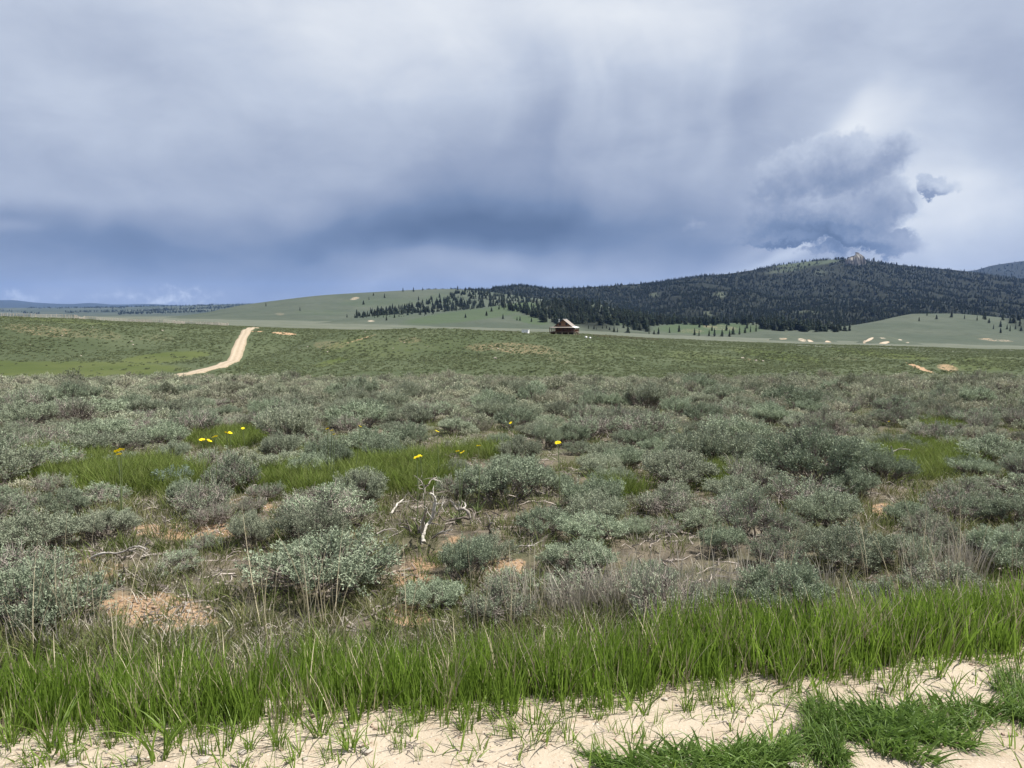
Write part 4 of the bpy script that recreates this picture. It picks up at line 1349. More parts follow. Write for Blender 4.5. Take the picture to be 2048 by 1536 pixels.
CLEAR = [(855, 1120, 85, 38), (930, 1045, 60, 30), (110, 940, 105, 26), (270, 965, 120, 30), (780, 960, 105, 32), (640, 975, 120, 16), (960, 915, 55, 14), (1850, 930, 95, 26), (1440, 968, 50, 18), (320, 1225, 130, 60),
         (340, 1062, 85, 30), (860, 1060, 125, 60), (700, 1100, 60, 20), (1015, 1135, 45, 26), (1765, 1020, 30, 18), (450, 880, 60, 12), (240, 1150, 90, 50), (1880, 852, 50, 10), (1040, 1060, 50, 40), (470, 1180, 50, 60)]
FL = [(234, 903, 1), (242, 900, 1), (238, 909, .8), (404, 880, 1), (418, 882, 1), (430, 874, 1), (453, 866, .9), (460, 866, .8), (486, 857, .7), (655, 858, .8), (664, 861, .7), (668, 869, .7), (720, 853, .9),
      (874, 863, 1), (834, 915, 1), (840, 912, .7), (915, 903, .7), (925, 905, .9), (957, 892, .8), (1022, 846, .9), (1116, 886, 1), (1778, 843, .6)]
brng = np.random.default_rng(77)
placed = []          # X, Y, radius
rec = []             # X, Y, z, width, height, kind, label
for (x, y, wp, hp, kd, lab) in BIG:
    p = on_ground(x, y, 2.5, 70)
    dist = math.hypot(p[1], EYE)
    wm, hm = wp / F * p[1] * 1.08, hp / F * p[1] * .98
    Yc = p[1] + wm * .30
    Xc = p[0] * Yc / p[1]
    placed.append((Xc, Yc, wm * .5))
    rec.append((Xc, Yc, ground(Xc, Yc), wm, hm, kd, lab))
PA = np.array(placed)
cand = 60000
Yc = np.sqrt(brng.uniform(3.9 ** 2, 68 ** 2, cand))
Xc = brng.uniform(-1, 1, cand) * (0.74 * Yc + 2.5)
Rc = np.clip(brng.lognormal(-1.02, .36, cand), .16, .75)
Rc = np.where(Yc < 7, np.minimum(Rc * .80, .30), np.where(Yc > 16, Rc * 1.12, Rc))
zc_ = ground(Xc, Yc)
bx_, by_ = project(Xc, Yc, zc_)
ex = emask(bx_, by_ - 6, [(a, b, c, d, 0, 1.) for (a, b, c, d) in CLEAR])
ok = (road_dist(Xc, Yc) > .34 + Rc) & ((ex < .3) | (brng.random(cand) < .02)) & (brng.random(cand) < np.clip(np.where(Yc < 8, 1.4, .75) + .9 * fbm(Xc / 3, Yc / 4, 3, 90), .2, 1))
# keep the sight lines to the flowers open
for (fx, fy, fs_) in FL:
    hgt_ = Rc * 2 * .62
    tx_, ty_ = project(Xc, Yc, zc_ + hgt_)
    ok &= ~((np.abs(bx_ - fx) < Rc / Yc * F * 1.0 + 4) & (ty_ < fy + 4) & (by_ > fy + 14))
acc = [tuple(q) for q in placed]
cell = {}


def cell_add(q):
    cell.setdefault((int(q[0] // 1.5), int(q[1] // 1.5)), []).append(q)


for q in acc:
    cell_add(q)
for i in np.where(ok)[0]:
    x, y, r = Xc[i], Yc[i], Rc[i]
    gx, gy = int(x // 1.5), int(y // 1.5)
    bad = False
    for a in (-1, 0, 1):
        for b in (-1, 0, 1):
            for q in cell.get((gx + a, gy + b), ()):
                if (q[0] - x) ** 2 + (q[1] - y) ** 2 < (np.where(y < 9, .74, .83) * (q[2] + r)) ** 2:
                    bad = True
    if bad:
        continue
    cell_add((x, y, r))
    tw = brng.random() < np.clip(.36 + .8 * fbm(x / 4, y / 5, 2, 55), .05, .85)
    kd = 'T%d' % brng.integers(0, 3) if tw else 'L%d' % brng.integers(0, 5)
    rec.append((x, y, zc_[i], 2 * r, 2 * r * brng.uniform(.46, .68), kd, None))
print('bushes', len(rec))


def zone_label(x, y, z, wm, kd):
    px, py = project(x, y, z)
    side = 'at left' if px < 680 else 'in the middle' if px < 1370 else 'at right'
    size = 'small' if wm < .62 else 'medium' if wm < .95 else 'large'
    look = 'twiggy' if kd[0] == 'T' else 'leafy'
    row = 'close behind the tall roadside grass' if py > 1100 else 'level with the white dead wood' if py > 985 else 'around the green grass patches' if py > 900 else 'just beyond the yellow flowers' if py > 845 else 'in the farther field'
    return '%s %s sagebrush %s, %s' % (size, look, row, side)


def in_view(x, y, z):
    px, py = project(x, y, z)
    return (-40 < px < 2090) and py < 1600


fill = [r for r in rec if r[6] is None]
fill.sort(key=lambda r: -(r[3] / r[1]) if in_view(*r[:3]) else 0)
n_ind = 300 - len(BIG)
indiv = [r for r in rec if r[6]] + [r for r in fill[:n_ind] if in_view(*r[:3])]
mass = fill[n_ind:]
zones = {}
for i, r in enumerate(indiv):
    if r[6] is None:
        zones.setdefault(zone_label(*r[:4], r[5]), []).append((float(project(*r[:3])[0]), i))
for zl, lst in zones.items():
    lst.sort()
    for j, (_, i) in enumerate(lst):
        indiv[i] = indiv[i][:6] + (zl + (', ' + rank_word(j, len(lst)) if len(lst) > 1 else ''),)
NAMED = {b_[5] for b_ in BIG}
roots = {}
for (x, y, z, wm, hm, kd, lab) in indiv:
    grp = 'sagebrush bushes in the field'
    hz = hm / .62
    sc = (wm * 1.02, wm * 1.02, hz) if lab in NAMED else (wm * .95 * (q_ := brng.uniform(.8, 1.22)), wm * .95 / q_, hz * brng.uniform(.8, 1.35))
    rz = brng.uniform(0, 6.28)
    tl = (brng.normal(0, .05), brng.normal(0, .05))
    if kd not in roots:
        r_ = thing('sagebrush', lab, 'bush', (x, y, z - .01), rz, grp, sc)
        link('foliage', PROTO[kd][0], r_)
        link('branches', PROTO[kd][1], r_)
        roots[kd] = r_
    else:
        dup(roots[kd], (x, y, z - .01), rz, sc, lab, grp, tl)
MID = [joined(400 + k, 'sage_far', True, tips=13, per=20, leaf=(.042, .07), wd=(.015, .026), lobes=7 + k % 3, H=.5, twiggy=(0, .3, .6)[k % 3], seg=2) for k in range(6)]
Mx = np.array([(r[0], r[1], r[2] - .01, r[3], r[4]) for r in mass])
nM = len(Mx)
mq = brng.uniform(.78, 1.25, nM)
scatter('distant_sagebrush', Mx[:, :3], np.stack([np.zeros(nM), np.zeros(nM), brng.uniform(0, 6.28, nM)], -1), np.stack([Mx[:, 3] * .92 * mq, Mx[:, 3] * .92 / mq, Mx[:, 4] / .56 * brng.uniform(.75, 1.3, nM)], -1),
        brng.integers(0, 6, nM), MID, 'mass of grey-green sagebrush filling the far part of the flat', 'sagebrush')

# low sage over the hillside beyond
HILLB = [joined(500 + k, 'sage_hill', False, tips=4, per=5, leaf=(.16, .28), wd=(.10, .16), lobes=5, H=.42, seg=2, spread=.3) for k in range(5)]
nH = 185000
Yh = np.sqrt(brng.uniform(66 ** 2, 420 ** 2, nH))
Xh = brng.uniform(-1, 1, nH) * (0.92 * Yh + 8)
Zh = ground(Xh, Yh)
hx, hy = project(Xh, Yh, Zh)
dens = np.clip(.62 + .8 * fbm(Xh / 14, Yh / 14, 3, 91), .15, 1)
midh = (Yh > 100) & (Yh < 345)
dens *= np.where(midh, 1 - .93 * np.clip(emask(hx, hy, GREEN_FAR[:3]) * 1.2, 0, 1), 1)
dens *= np.where(midh, 1 - .75 * np.clip(emask(hx, hy, BARE_FAR), 0, 1), 1)
dr_ = np.full(nH, 9.9)
for q in cl[::2]:
    dr_ = np.minimum(dr_, (Xh - q[0]) ** 2 + (Yh - q[1]) ** 2)
dens *= np.where(dr_ < 2.9 ** 2, 0, 1)
dens *= np.where(np.hypot(Xh - ca[0] - 1, Yh - 303) < 9, 0, 1)
kk = (brng.random(nH) < dens) & (Yh > 70)
nK = int(kk.sum())
sH = np.clip(brng.lognormal(-.62, .33, nK), .28, 1.1)
scatter('hillside_sagebrush', np.stack([Xh, Yh, Zh - .03], -1)[kk], np.stack([np.zeros(nK), np.zeros(nK), brng.uniform(0, 6.28, nK)], -1), np.stack([sH * 1.35, sH * 1.35, sH * .78], -1),
        brng.integers(0, 5, nK), HILLB, 'low sagebrush and bunchgrass speckling the hillside beyond the flat', 'sagebrush')
# ------------------------------------------------------------------ grasses
M['grass'] = leafy('tall_green_grass', (.095, .165, .017), (.205, .300, .052), None, 0.52, 0.5, 0.18, 0.35)
M['grass_dark'] = leafy('track_grass', (.068, .130, .020), (.145, .225, .052), None, 0.40, 0.5, 0.10, 0.3)
M['grass_low'] = leafy('bunch_grass', (.070, .098, .024), (.130, .155, .050), (.15, .135, .07), 0.35, 0.6, 0.25)
M['grass_lush'] = leafy('meadow_grass', (.085, .130, .020), (.150, .195, .045), (.13, .145, .05), 0.42, 0.6, 0.25)
M['straw'] = leafy('dry_straw', (.34, .29, .19), (.54, .48, .34), None, 0.2, 0.7, 0.15)
M['dry_grey'] = leafy('dry_grey_grass', (.27, .245, .20), (.43, .40, .34), None, 0.2, 0.8, 0.15)


def blades(B, az, h, w, bend, lean, nseg, rng, tint, kink=0.0):
    """curved tapering ribbons rooted at B"""
    n = len(B)
    t = np.linspace(0, 1, nseg + 1)
    dirx, diry = np.cos(az), np.sin(az)
    out = lean[:, None] * t + bend[:, None] * t ** 2.2
    zz = t[None] * np.sqrt(np.maximum(1 - (lean[:, None] + bend[:, None] * t * .8) ** 2 * .55, .08))
    if kink:
        zz = zz - kink * np.maximum(bend - .45, 0)[:, None] * t ** 3
    X = B[:, 0, None] + dirx[:, None] * out * h[:, None]
    Y = B[:, 1, None] + diry[:, None] * out * h[:, None]
    Z = B[:, 2, None] + zz * h[:, None]
    tw = rng.uniform(-1.2, 1.2, n)[:, None] + rng.normal(0, .5, n)[:, None] * t
    fx = np.cos(az[:, None] + math.pi / 2 + tw)
    fy = np.sin(az[:, None] + math.pi / 2 + tw)
    wd = w[:, None] * .5 * (np.minimum(1, .55 + t * 1.8) * (1 - t ** 2.6))[None]
    wd[:, -1] = w * .02
    V = np.stack([np.stack([X - fx * wd, Y - fy * wd, Z], -1), np.stack([X + fx * wd, Y + fy * wd, Z], -1)], 2)
    b = (np.arange(n) * (nseg + 1) * 2)[:, None]
    i = (np.arange(nseg) * 2)[None]
    Fq = np.stack([b + i, b + i + 1, b + i + 3, b + i + 2], -1).reshape(-1, 4)
    return V.reshape(-1, 3), Fq, np.repeat(tint, (nseg + 1) * 2)


def tuft(seed, mat, n, rad, h, w, bend, lean, nseg=4, kink=0.0, name='tuft', fan=0.8, zoff=0.01):
    rng = np.random.default_rng(seed)
    a = rng.uniform(0, 6.28, n)
    r = rad * np.sqrt(rng.random(n))
    B = np.stack([np.cos(a) * r, np.sin(a) * r, np.full(n, -zoff)], -1)
    az = np.where(rng.random(n) < fan, a + rng.normal(0, .5, n), rng.uniform(0, 6.28, n))
    V, Fq, T = blades(B, az, rng.uniform(*h, n), rng.uniform(*w, n), rng.uniform(*bend, n), rng.uniform(*lean, n), nseg, rng, rng.random(n), kink)
    V[:, 2] = np.maximum(V[:, 2], -zoff)
    return mesh_np(name, V, Fq, M[mat], True, {'tint': T})


grng = np.random.default_rng(31)

# the tall strip of green grass along the far edge of the track
STRIP = [tuft(600 + k, 'grass', 16, .065, (.15, .36), (.006, .0115), (.0, .30), (.02, .17)) for k in range(7)]
STRIP += [tuft(620 + k, 'straw', 9, .05, (.10, .36), (.003, .007), (.0, .35), (.02, .25)) for k in range(2)]
n = 3000
tx = grng.uniform(-4.6, 5.6, n)
td = np.where(grng.random(n) < .16, grng.uniform(-.34, .1, n), grng.beta(1.9, 1.7, n) * .60 - .10)
wob = .14 * fbm(tx * .9, tx * 0 + 3, 3, 14)
ty = 3.06 + .168 * tx + .006 * tx ** 2 + td + wob + .04 + np.clip(-tx * .035, 0, .08)
k = grng.random(n) < np.clip(1.05 + 1.3 * fbm(tx * 1.6, ty * 1.6, 3, 15), .12, 1) * np.where(td < .04, .40, 1)
hs = .74 * np.clip(1 + .035 * tx, .86, 1.1) * (.80 + .42 * vnoise(tx * 1.4, ty * 1.4, 4)) * np.clip(.62 + (td + .10) * 1.5, .32, 1) * grng.uniform(.85, 1.12, n)
idx = np.where(grng.random(n) < .28, grng.integers(7, 9, n), grng.integers(0, 7, n))
P = np.stack([tx, ty, ground(tx, ty)], -1)[k]
scatter('roadside_grass', P, np.stack([grng.normal(0, .06, n), grng.normal(0, .06, n), grng.uniform(0, 6.28, n)], -1)[k], hs[k], idx[k], STRIP, 'dense strip of tall bright green grass along the edge of the track', 'grass')

# tufts one can count on the bare sand: base pixel x, y, height in pixels, spread
TUFTK = [tuft(640 + k, 'grass', 22, .03, (.10, .24), (.006, .010), (.1, .75), (.05, .42), 5, .5) for k in range(5)]
TUFTW = [tuft(650 + k, 'grass', 75, .10, (.07, .16), (.004, .008), (.1, .7), (.05, .5), 5, .5) for k in range(2)]
TUFTS = [(105, 1505, 190, 0, 'tall splayed grass tuft on the sand in the bottom left corner'), (20, 1490, 120, 0, 'grass tuft at the left frame edge on the sand'),
         (222, 1496, 70, 0, 'small grass tuft between the left corner tuft and the tallest one'), (318, 1520, 200, 0, 'tallest grass tuft on the sand left of the biggest pale stone'),
         (340, 1480, 120, 0, 'thin grass tuft just behind the tallest one on the sand'), (500, 1500, 110, 0, 'sparse grass tuft right of the biggest pale stone'),
         (560, 1492, 100, 0, 'thin leaning grass tuft on the sand left of bottom centre'), (640, 1470, 150, 0, 'upright grass tuft at the edge of the sand left of centre'),
         (700, 1500, 120, 0, 'bent grass tuft on the sand near bottom centre'), (800, 1470, 90, 0, 'low grass tuft at the strip edge near bottom centre'),
         (925, 1462, 110, 0, 'grass tuft on the sand left of the broad one'), (1070, 1470, 95, 1, 'broad bushy grass tuft alone on the sand near the middle'),
         (1195, 1440, 70, 0, 'small wiry grass tuft right of the broad one'), (1290, 1430, 95, 0, 'leafy grass tuft at the sand edge right of centre'),
         (1380, 1420, 70, 0, 'small splayed grass tuft in the middle of the sand strip'), (1500, 1400, 60, 0, 'short reddish-based grass tuft on the sand right of centre'),
         (1600, 1355, 110, 1, 'thick dark grass tuft at the strip edge on the right'), (1690, 1370, 50, 0, 'little grass tuft on the sand right of the thick dark one'),
         (1840, 1350, 60, 0, 'small grass tuft on the sand near the right edge'), (1960, 1330, 60, 0, 'tiny grass tuft on sand at the far right'), (430, 1470, 80, 0, 'short grass tuft at the sand edge above the biggest pale stone'),
         (985, 1445, 70, 0, 'thin short grass tuft at the sand edge left of centre')]


def on_track(x, y):
    a, b, c = ray(x, y)
    D = np.linspace(1.8, 5, 1200)
    z = EYE + c / b * D
    k = int(np.argmax(z <= track_z(a / b * D, D)))
    return np.array([a / b * D[k], D[k], float(track_z(np.array(a / b * D[k]), np.array(D[k])))])


for i, (x, y, hp, wide, lab) in enumerate(TUFTS):
    p = on_track(x, y)
    s = hp / F * math.hypot(p[1], EYE) / .17 * (.46 if not wide else .85)
    o = link('grass_tuft', (TUFTW if wide else TUFTK)[i % (2 if wide else 5)], None, p, (0, 0, i * 1.9), (s * .95, s * .95, s))
    tag(o, lab, 'grass tuft', 'grass tufts growing on the sandy track')
# seedlings too many to count along the sand edge
SEED = [tuft(660 + k, 'grass', 7, .02, (.04, .11), (.003, .006), (.1, .8), (.1, .5), 4, .4) for k in range(4)]
n = 620
tx = grng.uniform(-4, 5.2, n)
td = -np.abs(grng.normal(0, .34, n)) + .12
ty = 3.06 + .168 * tx + .006 * tx ** 2 + td
scatter('grass_seedlings', np.stack([tx, ty, track_z(tx, ty)], -1), np.stack([np.zeros(n), np.zeros(n), grng.uniform(0, 6.28, n)], -1), grng.uniform(.6, 1.5, n), grng.integers(0, 4, n), SEED,
        'short green grass seedlings scattered over the sand edge', 'grass')

# dark matted clumps between the wheel tracks
CL = [(1400, 1534, 300, 'dark green matted grass clump at bottom right of centre'), (1590, 1511, 210, 'flat thin grass clump joining the two dark ones on the track'), (1730, 1472, 260, 'dark grass clump in the middle of the track at right'),
      (1900, 1439, 280, 'dense dark grass clump on the track near the right edge'), (2050, 1414, 260, 'dark grass clump cut by the right frame edge'), (1240, 1545, 170, 'thin grass clump at the bottom edge left of the dark ones'),
      (1500, 1526, 200, 'dark grass clump hugging the right side of the bottom one'), (1650, 1496, 190, 'low grass clump left of the middle one on the track'), (1815, 1462, 220, 'dense grass clump between the middle one and the right edge one')]
for i, (x, y, wp, lab) in enumerate(CL):
    p = on_track(x, y)
    R = wp / F * math.hypot(p[1], EYE) * .45
    thin = i in (1, 5)
    me = tuft(700 + i, 'grass_dark', 260 if thin else 620, R * .95, (.05, .10) if thin else (.06, .155), (.007, .0125), (.3, 1.1), (.1, .75), 6, .8, 'grass_clump', .35)
    o = link('grass_clump', me, None, p, (0, 0, i * 1.1), (1.12, .36, 1))
    tag(o, lab, 'grass clump', 'grass clumps on the middle of the track')

# green grass patches and bunchgrass among the sage
LUSH = [tuft(720 + k, 'grass_lush', 34, .10, (.10, .25), (.004, .008), (.1, .6), (.05, .35), 4) for k in range(4)]
LOW = [tuft(730 + k, 'grass_low', 30, .08, (.04, .12), (.003, .006), (.1, .7), (.05, .5), 3) for k in range(4)]
LOW += [tuft(740 + k, 'dry_grey', 22, .08, (.03, .11), (.002, .005), (.1, .8), (.05, .7), 3) for k in range(2)]
n = 44000
gy_ = 3.5 + 21 * grng.random(n) ** 1.45
gx_ = grng.uniform(-1, 1, n) * (.72 * gy_ + 1.5)
gz_ = ground(gx_, gy_)
qx, qy = project(gx_, gy_, gz_)
lush = emask(qx, qy, GREEN_NEAR)
bare = emask(qx, qy, BARE_NEAR)
isl = grng.random(n) < lush * .95
P, idx, sc_ = [], [], []
dl = np.clip(.55 + .9 * fbm(gx_ / 1.6, gy_ / 1.6, 3, 66), .10, 1) * (1 - .92 * np.clip(bare, 0, 1))
keep = isl | (grng.random(n) < dl * .58)
keep &= (road_dist(gx_, gy_) > .62) | ((road_dist(gx_, gy_) > .4) & (grng.random(n) < .4))
idx = np.where(isl, grng.integers(0, 4, n), np.where(grng.random(n) < .68, grng.integers(4, 8, n), grng.integers(8, 10, n)))
sc_ = np.where(isl, grng.uniform(.7, 1.25, n), grng.uniform(.6, 1.5, n))
nk = int(keep.sum())
scatter('bunch_grass', np.stack([gx_, gy_, gz_], -1)[keep], np.stack([np.zeros(nk), np.zeros(nk), grng.uniform(0, 6.28, nk)], -1), sc_[keep], idx[keep], LUSH + LOW,
        'green and dry bunchgrass growing between the sagebrush', 'grass')

# tall dry stalks
STALK = [tuft(760 + k, 'dry_grey', 13, .08, (.12, .34), (.003, .0055), (.0, .35), (.02, .22), 4) for k in range(3)] + [tuft(770 + k, 'straw', 4, .05, (.38, .66), (.0025, .005), (.0, .3), (.02, .22), 5) for k in range(3)]
P, idx = [], []
for (x, y, rx_, ry_, n, k0, k1) in [(1190, 1226, 150, 14, 42, 0, 3), (1330, 1208, 120, 14, 30, 0, 3), (1900, 1156, 70, 16, 26, 0, 3), (1560, 1190, 120, 12, 20, 0, 3), (60, 1300, 90, 14, 4, 0, 3), (120, 1290, 190, 30, 10, 3, 6), (500, 1270, 140, 30, 5, 3, 6),
                                  (300, 1300, 300, 40, 8, 3, 6), (1800, 1190, 240, 24, 12, 3, 6), (1400, 1225, 300, 20, 9, 3, 6), (800, 1270, 300, 20, 10, 3, 6), (880, 820, 60, 12, 30, 0, 3), (640, 860, 40, 8, 20, 0, 3), (60, 850, 60, 12, 30, 0, 3), (930, 830, 40, 10, 20, 0, 3), (190, 780, 60, 6, 20, 0, 3)]:
    for _ in range(n):
        p = on_ground(x + grng.normal(0, rx_ * .5), y + grng.normal(0, ry_ * .5), 2.6, 60)
        P.append(p)
        idx.append(grng.integers(k0, k1))
nn = len(P)
scatter('dry_grass', np.array(P), np.stack([grng.normal(0, .06, nn), grng.normal(0, .06, nn), grng.uniform(0, 6.28, nn)], -1), grng.uniform(.7, 1.15, nn), idx, STALK, 'pale dry grass stalks and grey dead grass behind the green strip', 'grass')

# litter of broken twigs
LIT = []
for k in range(5):
    rg = np.random.default_rng(800 + k)
    A = np.zeros((3, 3)); A[:, :2] = rg.normal(0, .05, (3, 2))
    Bv = A + np.concatenate([unit(rg.normal(size=(3, 2))) * rg.uniform(.06, .16, (3, 1)), rg.uniform(0, .05, (3, 1))], 1)
    V, Fq, T = twigs_np(A + [0, 0, .004], Bv, np.full(3, .0045), np.full(3, .0015), rg.normal(0, .02, (3, 3)) * [1, 1, .3], 3, rg, rg.uniform(.2, 1, 3))
    LIT.append(mesh_np('litter', V, Fq, M['twig'], False, {'tint': T}))
n = 7000
ly = np.sqrt(grng.uniform(3.9 ** 2, 14 ** 2, n)); lx = grng.uniform(-1, 1, n) * (.72 * ly + 1)
kp = (road_dist(lx, ly) > .6) & (grng.random(n) < np.clip(.6 + fbm(lx, ly, 3, 67), .1, 1))
nk = int(kp.sum())
n3 = 420
qx_ = grng.uniform(-3.5, 4.5, n3); qy_ = 3.06 + .168 * qx_ + .006 * qx_ ** 2 - np.abs(grng.normal(0, .5, n3)) + .1
lx, ly = np.concatenate([lx[kp], qx_]), np.concatenate([ly[kp], qy_])
lz = np.concatenate([ground(lx[:nk], ly[:nk]), track_z(qx_, qy_)])
ls = np.concatenate([grng.uniform(.6, 1.5, nk), grng.uniform(.25, .6, n3)])
nk += n3
kp = np.ones(nk, bool)
scatter('twig_litter', np.stack([lx, ly, lz], -1), np.stack([np.zeros(nk), np.zeros(nk), grng.uniform(0, 6.28, nk)], -1), ls, grng.integers(0, 5, nk), LIT, 'litter of broken grey sagebrush twigs on the soil', 'twigs')

# ------------------------------------------------------------------ stones
M['stone'] = plain('pale_stone', (.42, .38, .33), (.30, .26, .22), 14, .85, .25, .4)
M['stone_red'] = plain('buff_stone', (.36, .27, .20), (.26, .19, .145), 14, .85, .25, .4)
PEB = [rock_mesh('pebble', 820 + k, M['stone' if k % 3 == 0 else 'stone_red'], 7, 5, 1, .75, .55, .5) for k in range(6)]
n = 11000
tx = grng.uniform(-4, 5, n); td = -grng.beta(1, 1.3, n) * 2.4 + .2
ty = 3.06 + .168 * tx + .006 * tx ** 2 + td
k = grng.random(n) < np.clip(.5 + 1.0 * fbm(tx * 1.5, ty * 3, 3, 5), .05, 1)
ps = np.clip(grng.lognormal(-5.35, .5, n), .002, .016)
P = np.stack([tx, ty, track_z(tx, ty) + ps * .2], -1)[k]
ps = ps[k]
# pebbles on the bare soil patches as well
P2, s2 = [], []
for (x, y, rx_, ry_, n2) in [(320, 1225, 110, 36, 300), (1015, 1135, 40, 18, 60), (1765, 1020, 20, 10, 40), (330, 1062, 70, 14, 90), (450, 1060, 40, 10, 40), (830, 1180, 60, 30, 50)]:
    for _ in range(n2):
        a, r = grng.uniform(0, 6.28), math.sqrt(grng.random())
        p = on_ground(x + rx_ * r * math.cos(a), y + ry_ * r * math.sin(a), 2.6, 30)
        s_ = float(np.clip(grng.lognormal(-4.85, .45), .003, .02))
        P2.append(p + [0, 0, s_ * .2]); s2.append(s_)
P = np.concatenate([P, np.array(P2)]); ps = np.concatenate([ps, s2])
n = len(P)
scatter('pebbles', P, np.stack([grng.normal(0, .2, n), grng.normal(0, .2, n), grng.uniform(0, 6.28, n)], -1), ps, grng.integers(0, 6, n), PEB, 'small pale pebbles strewn on the sandy track and bare soil', 'pebbles')
STN = [rock_mesh('stone', 840 + k, M['stone'], 16, 10, 1, .8, .55, .45) for k in range(5)]
STONES = [(412, 1502, 24, 'biggest pale stone on the sand at bottom left'), (266, 1526, 26, 'broad pale stone at the bottom edge left of the tallest tuft'), (405, 1524, 20, 'pale stone just below the biggest one'),
          (485, 1506, 16, 'pale stone right of the biggest one by a sparse tuft'), (458, 1487, 14, 'small pale stone behind and right of the biggest one'), (366, 1499, 14, 'small pale stone left of the biggest one'),
          (147, 1528, 20, 'pale stone at the bottom edge in the left corner'), (735, 1504, 22, 'pale stone half hidden by grass near bottom centre'), (1020, 1510, 10, 'small stone on the sand at bottom centre'),
          (1330, 1400, 12, 'small pale stone on the sand right of centre'), (1445, 1362, 14, 'pale stone at the grass edge right of centre'), (1640, 1408, 11, 'small stone on the sand strip at right'),
          (1590, 1536, 20, 'pale stone at the bottom edge between the dark grass clumps'), (1760, 1375, 12, 'small pale stone on the sand at right above the dark clump'), (1950, 1350, 11, 'small stone on the sand near the right edge'),
          (195, 1480, 12, 'small stone at the grass edge at left'), (610, 1520, 12, 'small stone on the sand left of bottom centre'), (1130, 1395, 11, 'small pale stone among seedlings at the strip edge')]
for i, (x, y, wp, lab) in enumerate(STONES):
    p = on_track(x, y)
    s = wp / F * math.hypot(p[1], EYE) * .62
    tag(link('stone', STN[i % 5], None, p + np.array([0, 0, s * .12]), (0, 0, i * 2.1), s), lab, 'stone', 'pale stones on the sandy track')

# ------------------------------------------------------------------ yellow flowers
M['petal'] = leafy('yellow_petal', (.74, .56, .008), (.80, .66, .012), None, .25, .6, .05)
M['flower_eye'] = plain('flower_eye', (.66, .42, .015), (.60, .36, .015), 40)
M['stem'] = leafy('flower_stem', (.13, .17, .07), (.20, .24, .11), None, .2, .7, .1)


def flower_meshes(seed):
    rg = np.random.default_rng(seed)
    n = 13
    a = np.arange(n) * 2 * math.pi / n + rg.normal(0, .08, n)
    dr = unit(np.stack([np.cos(a), np.sin(a), rg.uniform(.05, .4, n)], -1))
    V, Fq = leaves(dr * .008, dr, rg.uniform(.026, .034, n), rg.uniform(.012, .016, n), rg)
    V2 = []
    for i in range(n):      # flat broad petals facing up
        s_ = np.array([-math.sin(a[i]), math.cos(a[i]), 0]) * .0085
        L_ = dr[i] * rg.uniform(.027, .035)
        V2 += [dr[i] * .006, dr[i] * .02 + s_, L_ + s_ * .5, L_ - s_ * .5, dr[i] * .02 - s_]
    Fp = np.arange(n * 5).reshape(-1, 5)
    pet = mesh_np('petals', np.array(V2), Fp, M['petal'], False, {'tint': np.repeat(rg.random(n), 5)})
    eye = rock_mesh('flower_centre', seed, M['flower_eye'], 10, 6, .007, .007, .004, .1)
    return pet, eye


FLM = [flower_meshes(900 + k) for k in range(3)]
FLL = ['left flower of the leftmost yellow cluster', 'right flower of the leftmost yellow cluster', 'lowest flower of the leftmost yellow cluster', 'leftmost of three yellow flowers in a row left of centre',
       'middle one of three yellow flowers in a row left of centre', 'highest of three yellow flowers in a row left of centre', 'left flower of the yellow pair above the row of three', 'right flower of the yellow pair above the row of three',
       'small single yellow flower high up right of the pair', 'top left of three small yellow flowers over twiggy sagebrush', 'middle of three small yellow flowers over twiggy sagebrush', 'lowest of three small yellow flowers over twiggy sagebrush',
       'single yellow flower above the dark green sagebrush', 'bright single yellow flower near the middle of the field', 'yellow flower at the edge of the central green grass', 'tiny yellow flower touching the one at central green grass',
       'left one of two yellow flowers right of central green grass', 'right one of two yellow flowers right of central green grass', 'small yellow flower above and right of the two', 'yellow flower farthest back near the middle',
       'single yellow flower right of centre, in profile', 'lone tiny yellow flower in the right half']
for i, ((x, y, s), lab) in enumerate(zip(FL, FLL)):
    hgt = .58
    a, b, c = ray(x, y)
    D = np.geomspace(4, 40, 3000)
    k = int(np.argmax(EYE + c / b * D <= ground(a / b * D, D) + hgt))
    X, Y = a / b * D[k], D[k]
    z0 = float(ground(X, Y))
    zt = EYE + c / b * D[k]
    lean = (grng.normal(0, .03), grng.normal(0, .03))
    r_ = thing('yellow_flower', lab, 'flower', (X - lean[0], Y - lean[1], z0), 0, 'yellow flowers among the sagebrush')
    hd = np.array([lean[0], lean[1], zt - z0])
    sm = MB()
    sm.tube([(0, 0, -.02), hd * .5 + [0.01, 0, 0], hd], [.004, .0035, .003], 5)
    link('stem', sm.mesh('stem', M['stem']), r_)
    rg = np.random.default_rng(i)
    n = 9
    aa = rg.uniform(0, 6.28, n)
    V, Fq, T = blades(np.zeros((n, 3)), aa, rg.uniform(.07, .14, n), rg.uniform(.012, .02, n), rg.uniform(.1, .5, n), rg.uniform(.1, .5, n), 4, rg, rg.random(n))
    link('leaves', mesh_np('leaves', V, Fq, M['stem'], True, {'tint': T}), r_)
    fs = .85 * s
    tl = (rg.uniform(.25, .6), rg.uniform(-.4, .4), rg.uniform(0, 6))
    h_ = link('flower_head', FLM[i % 3][0], r_, hd, tl, fs)
    link('flower_centre', FLM[i % 3][1], h_, (0, 0, .004))

# ------------------------------------------------------------------ deadwood
M['dead_pale'] = plain('bleached_wood', (.50, .475, .43), (.24, .215, .19), 9, .85, .2, .6, 6, (1, 1, .5))
M['dead_grey'] = plain('grey_dead_wood', (.33, .30, .265), (.14, .125, .11), 9, .9, .15, .6, 6, (1, 1, .5))
M['dead_dark'] = plain('charred_dark_wood', (.075, .062, .052), (.16, .14, .12), 9, .9, .15, .6)


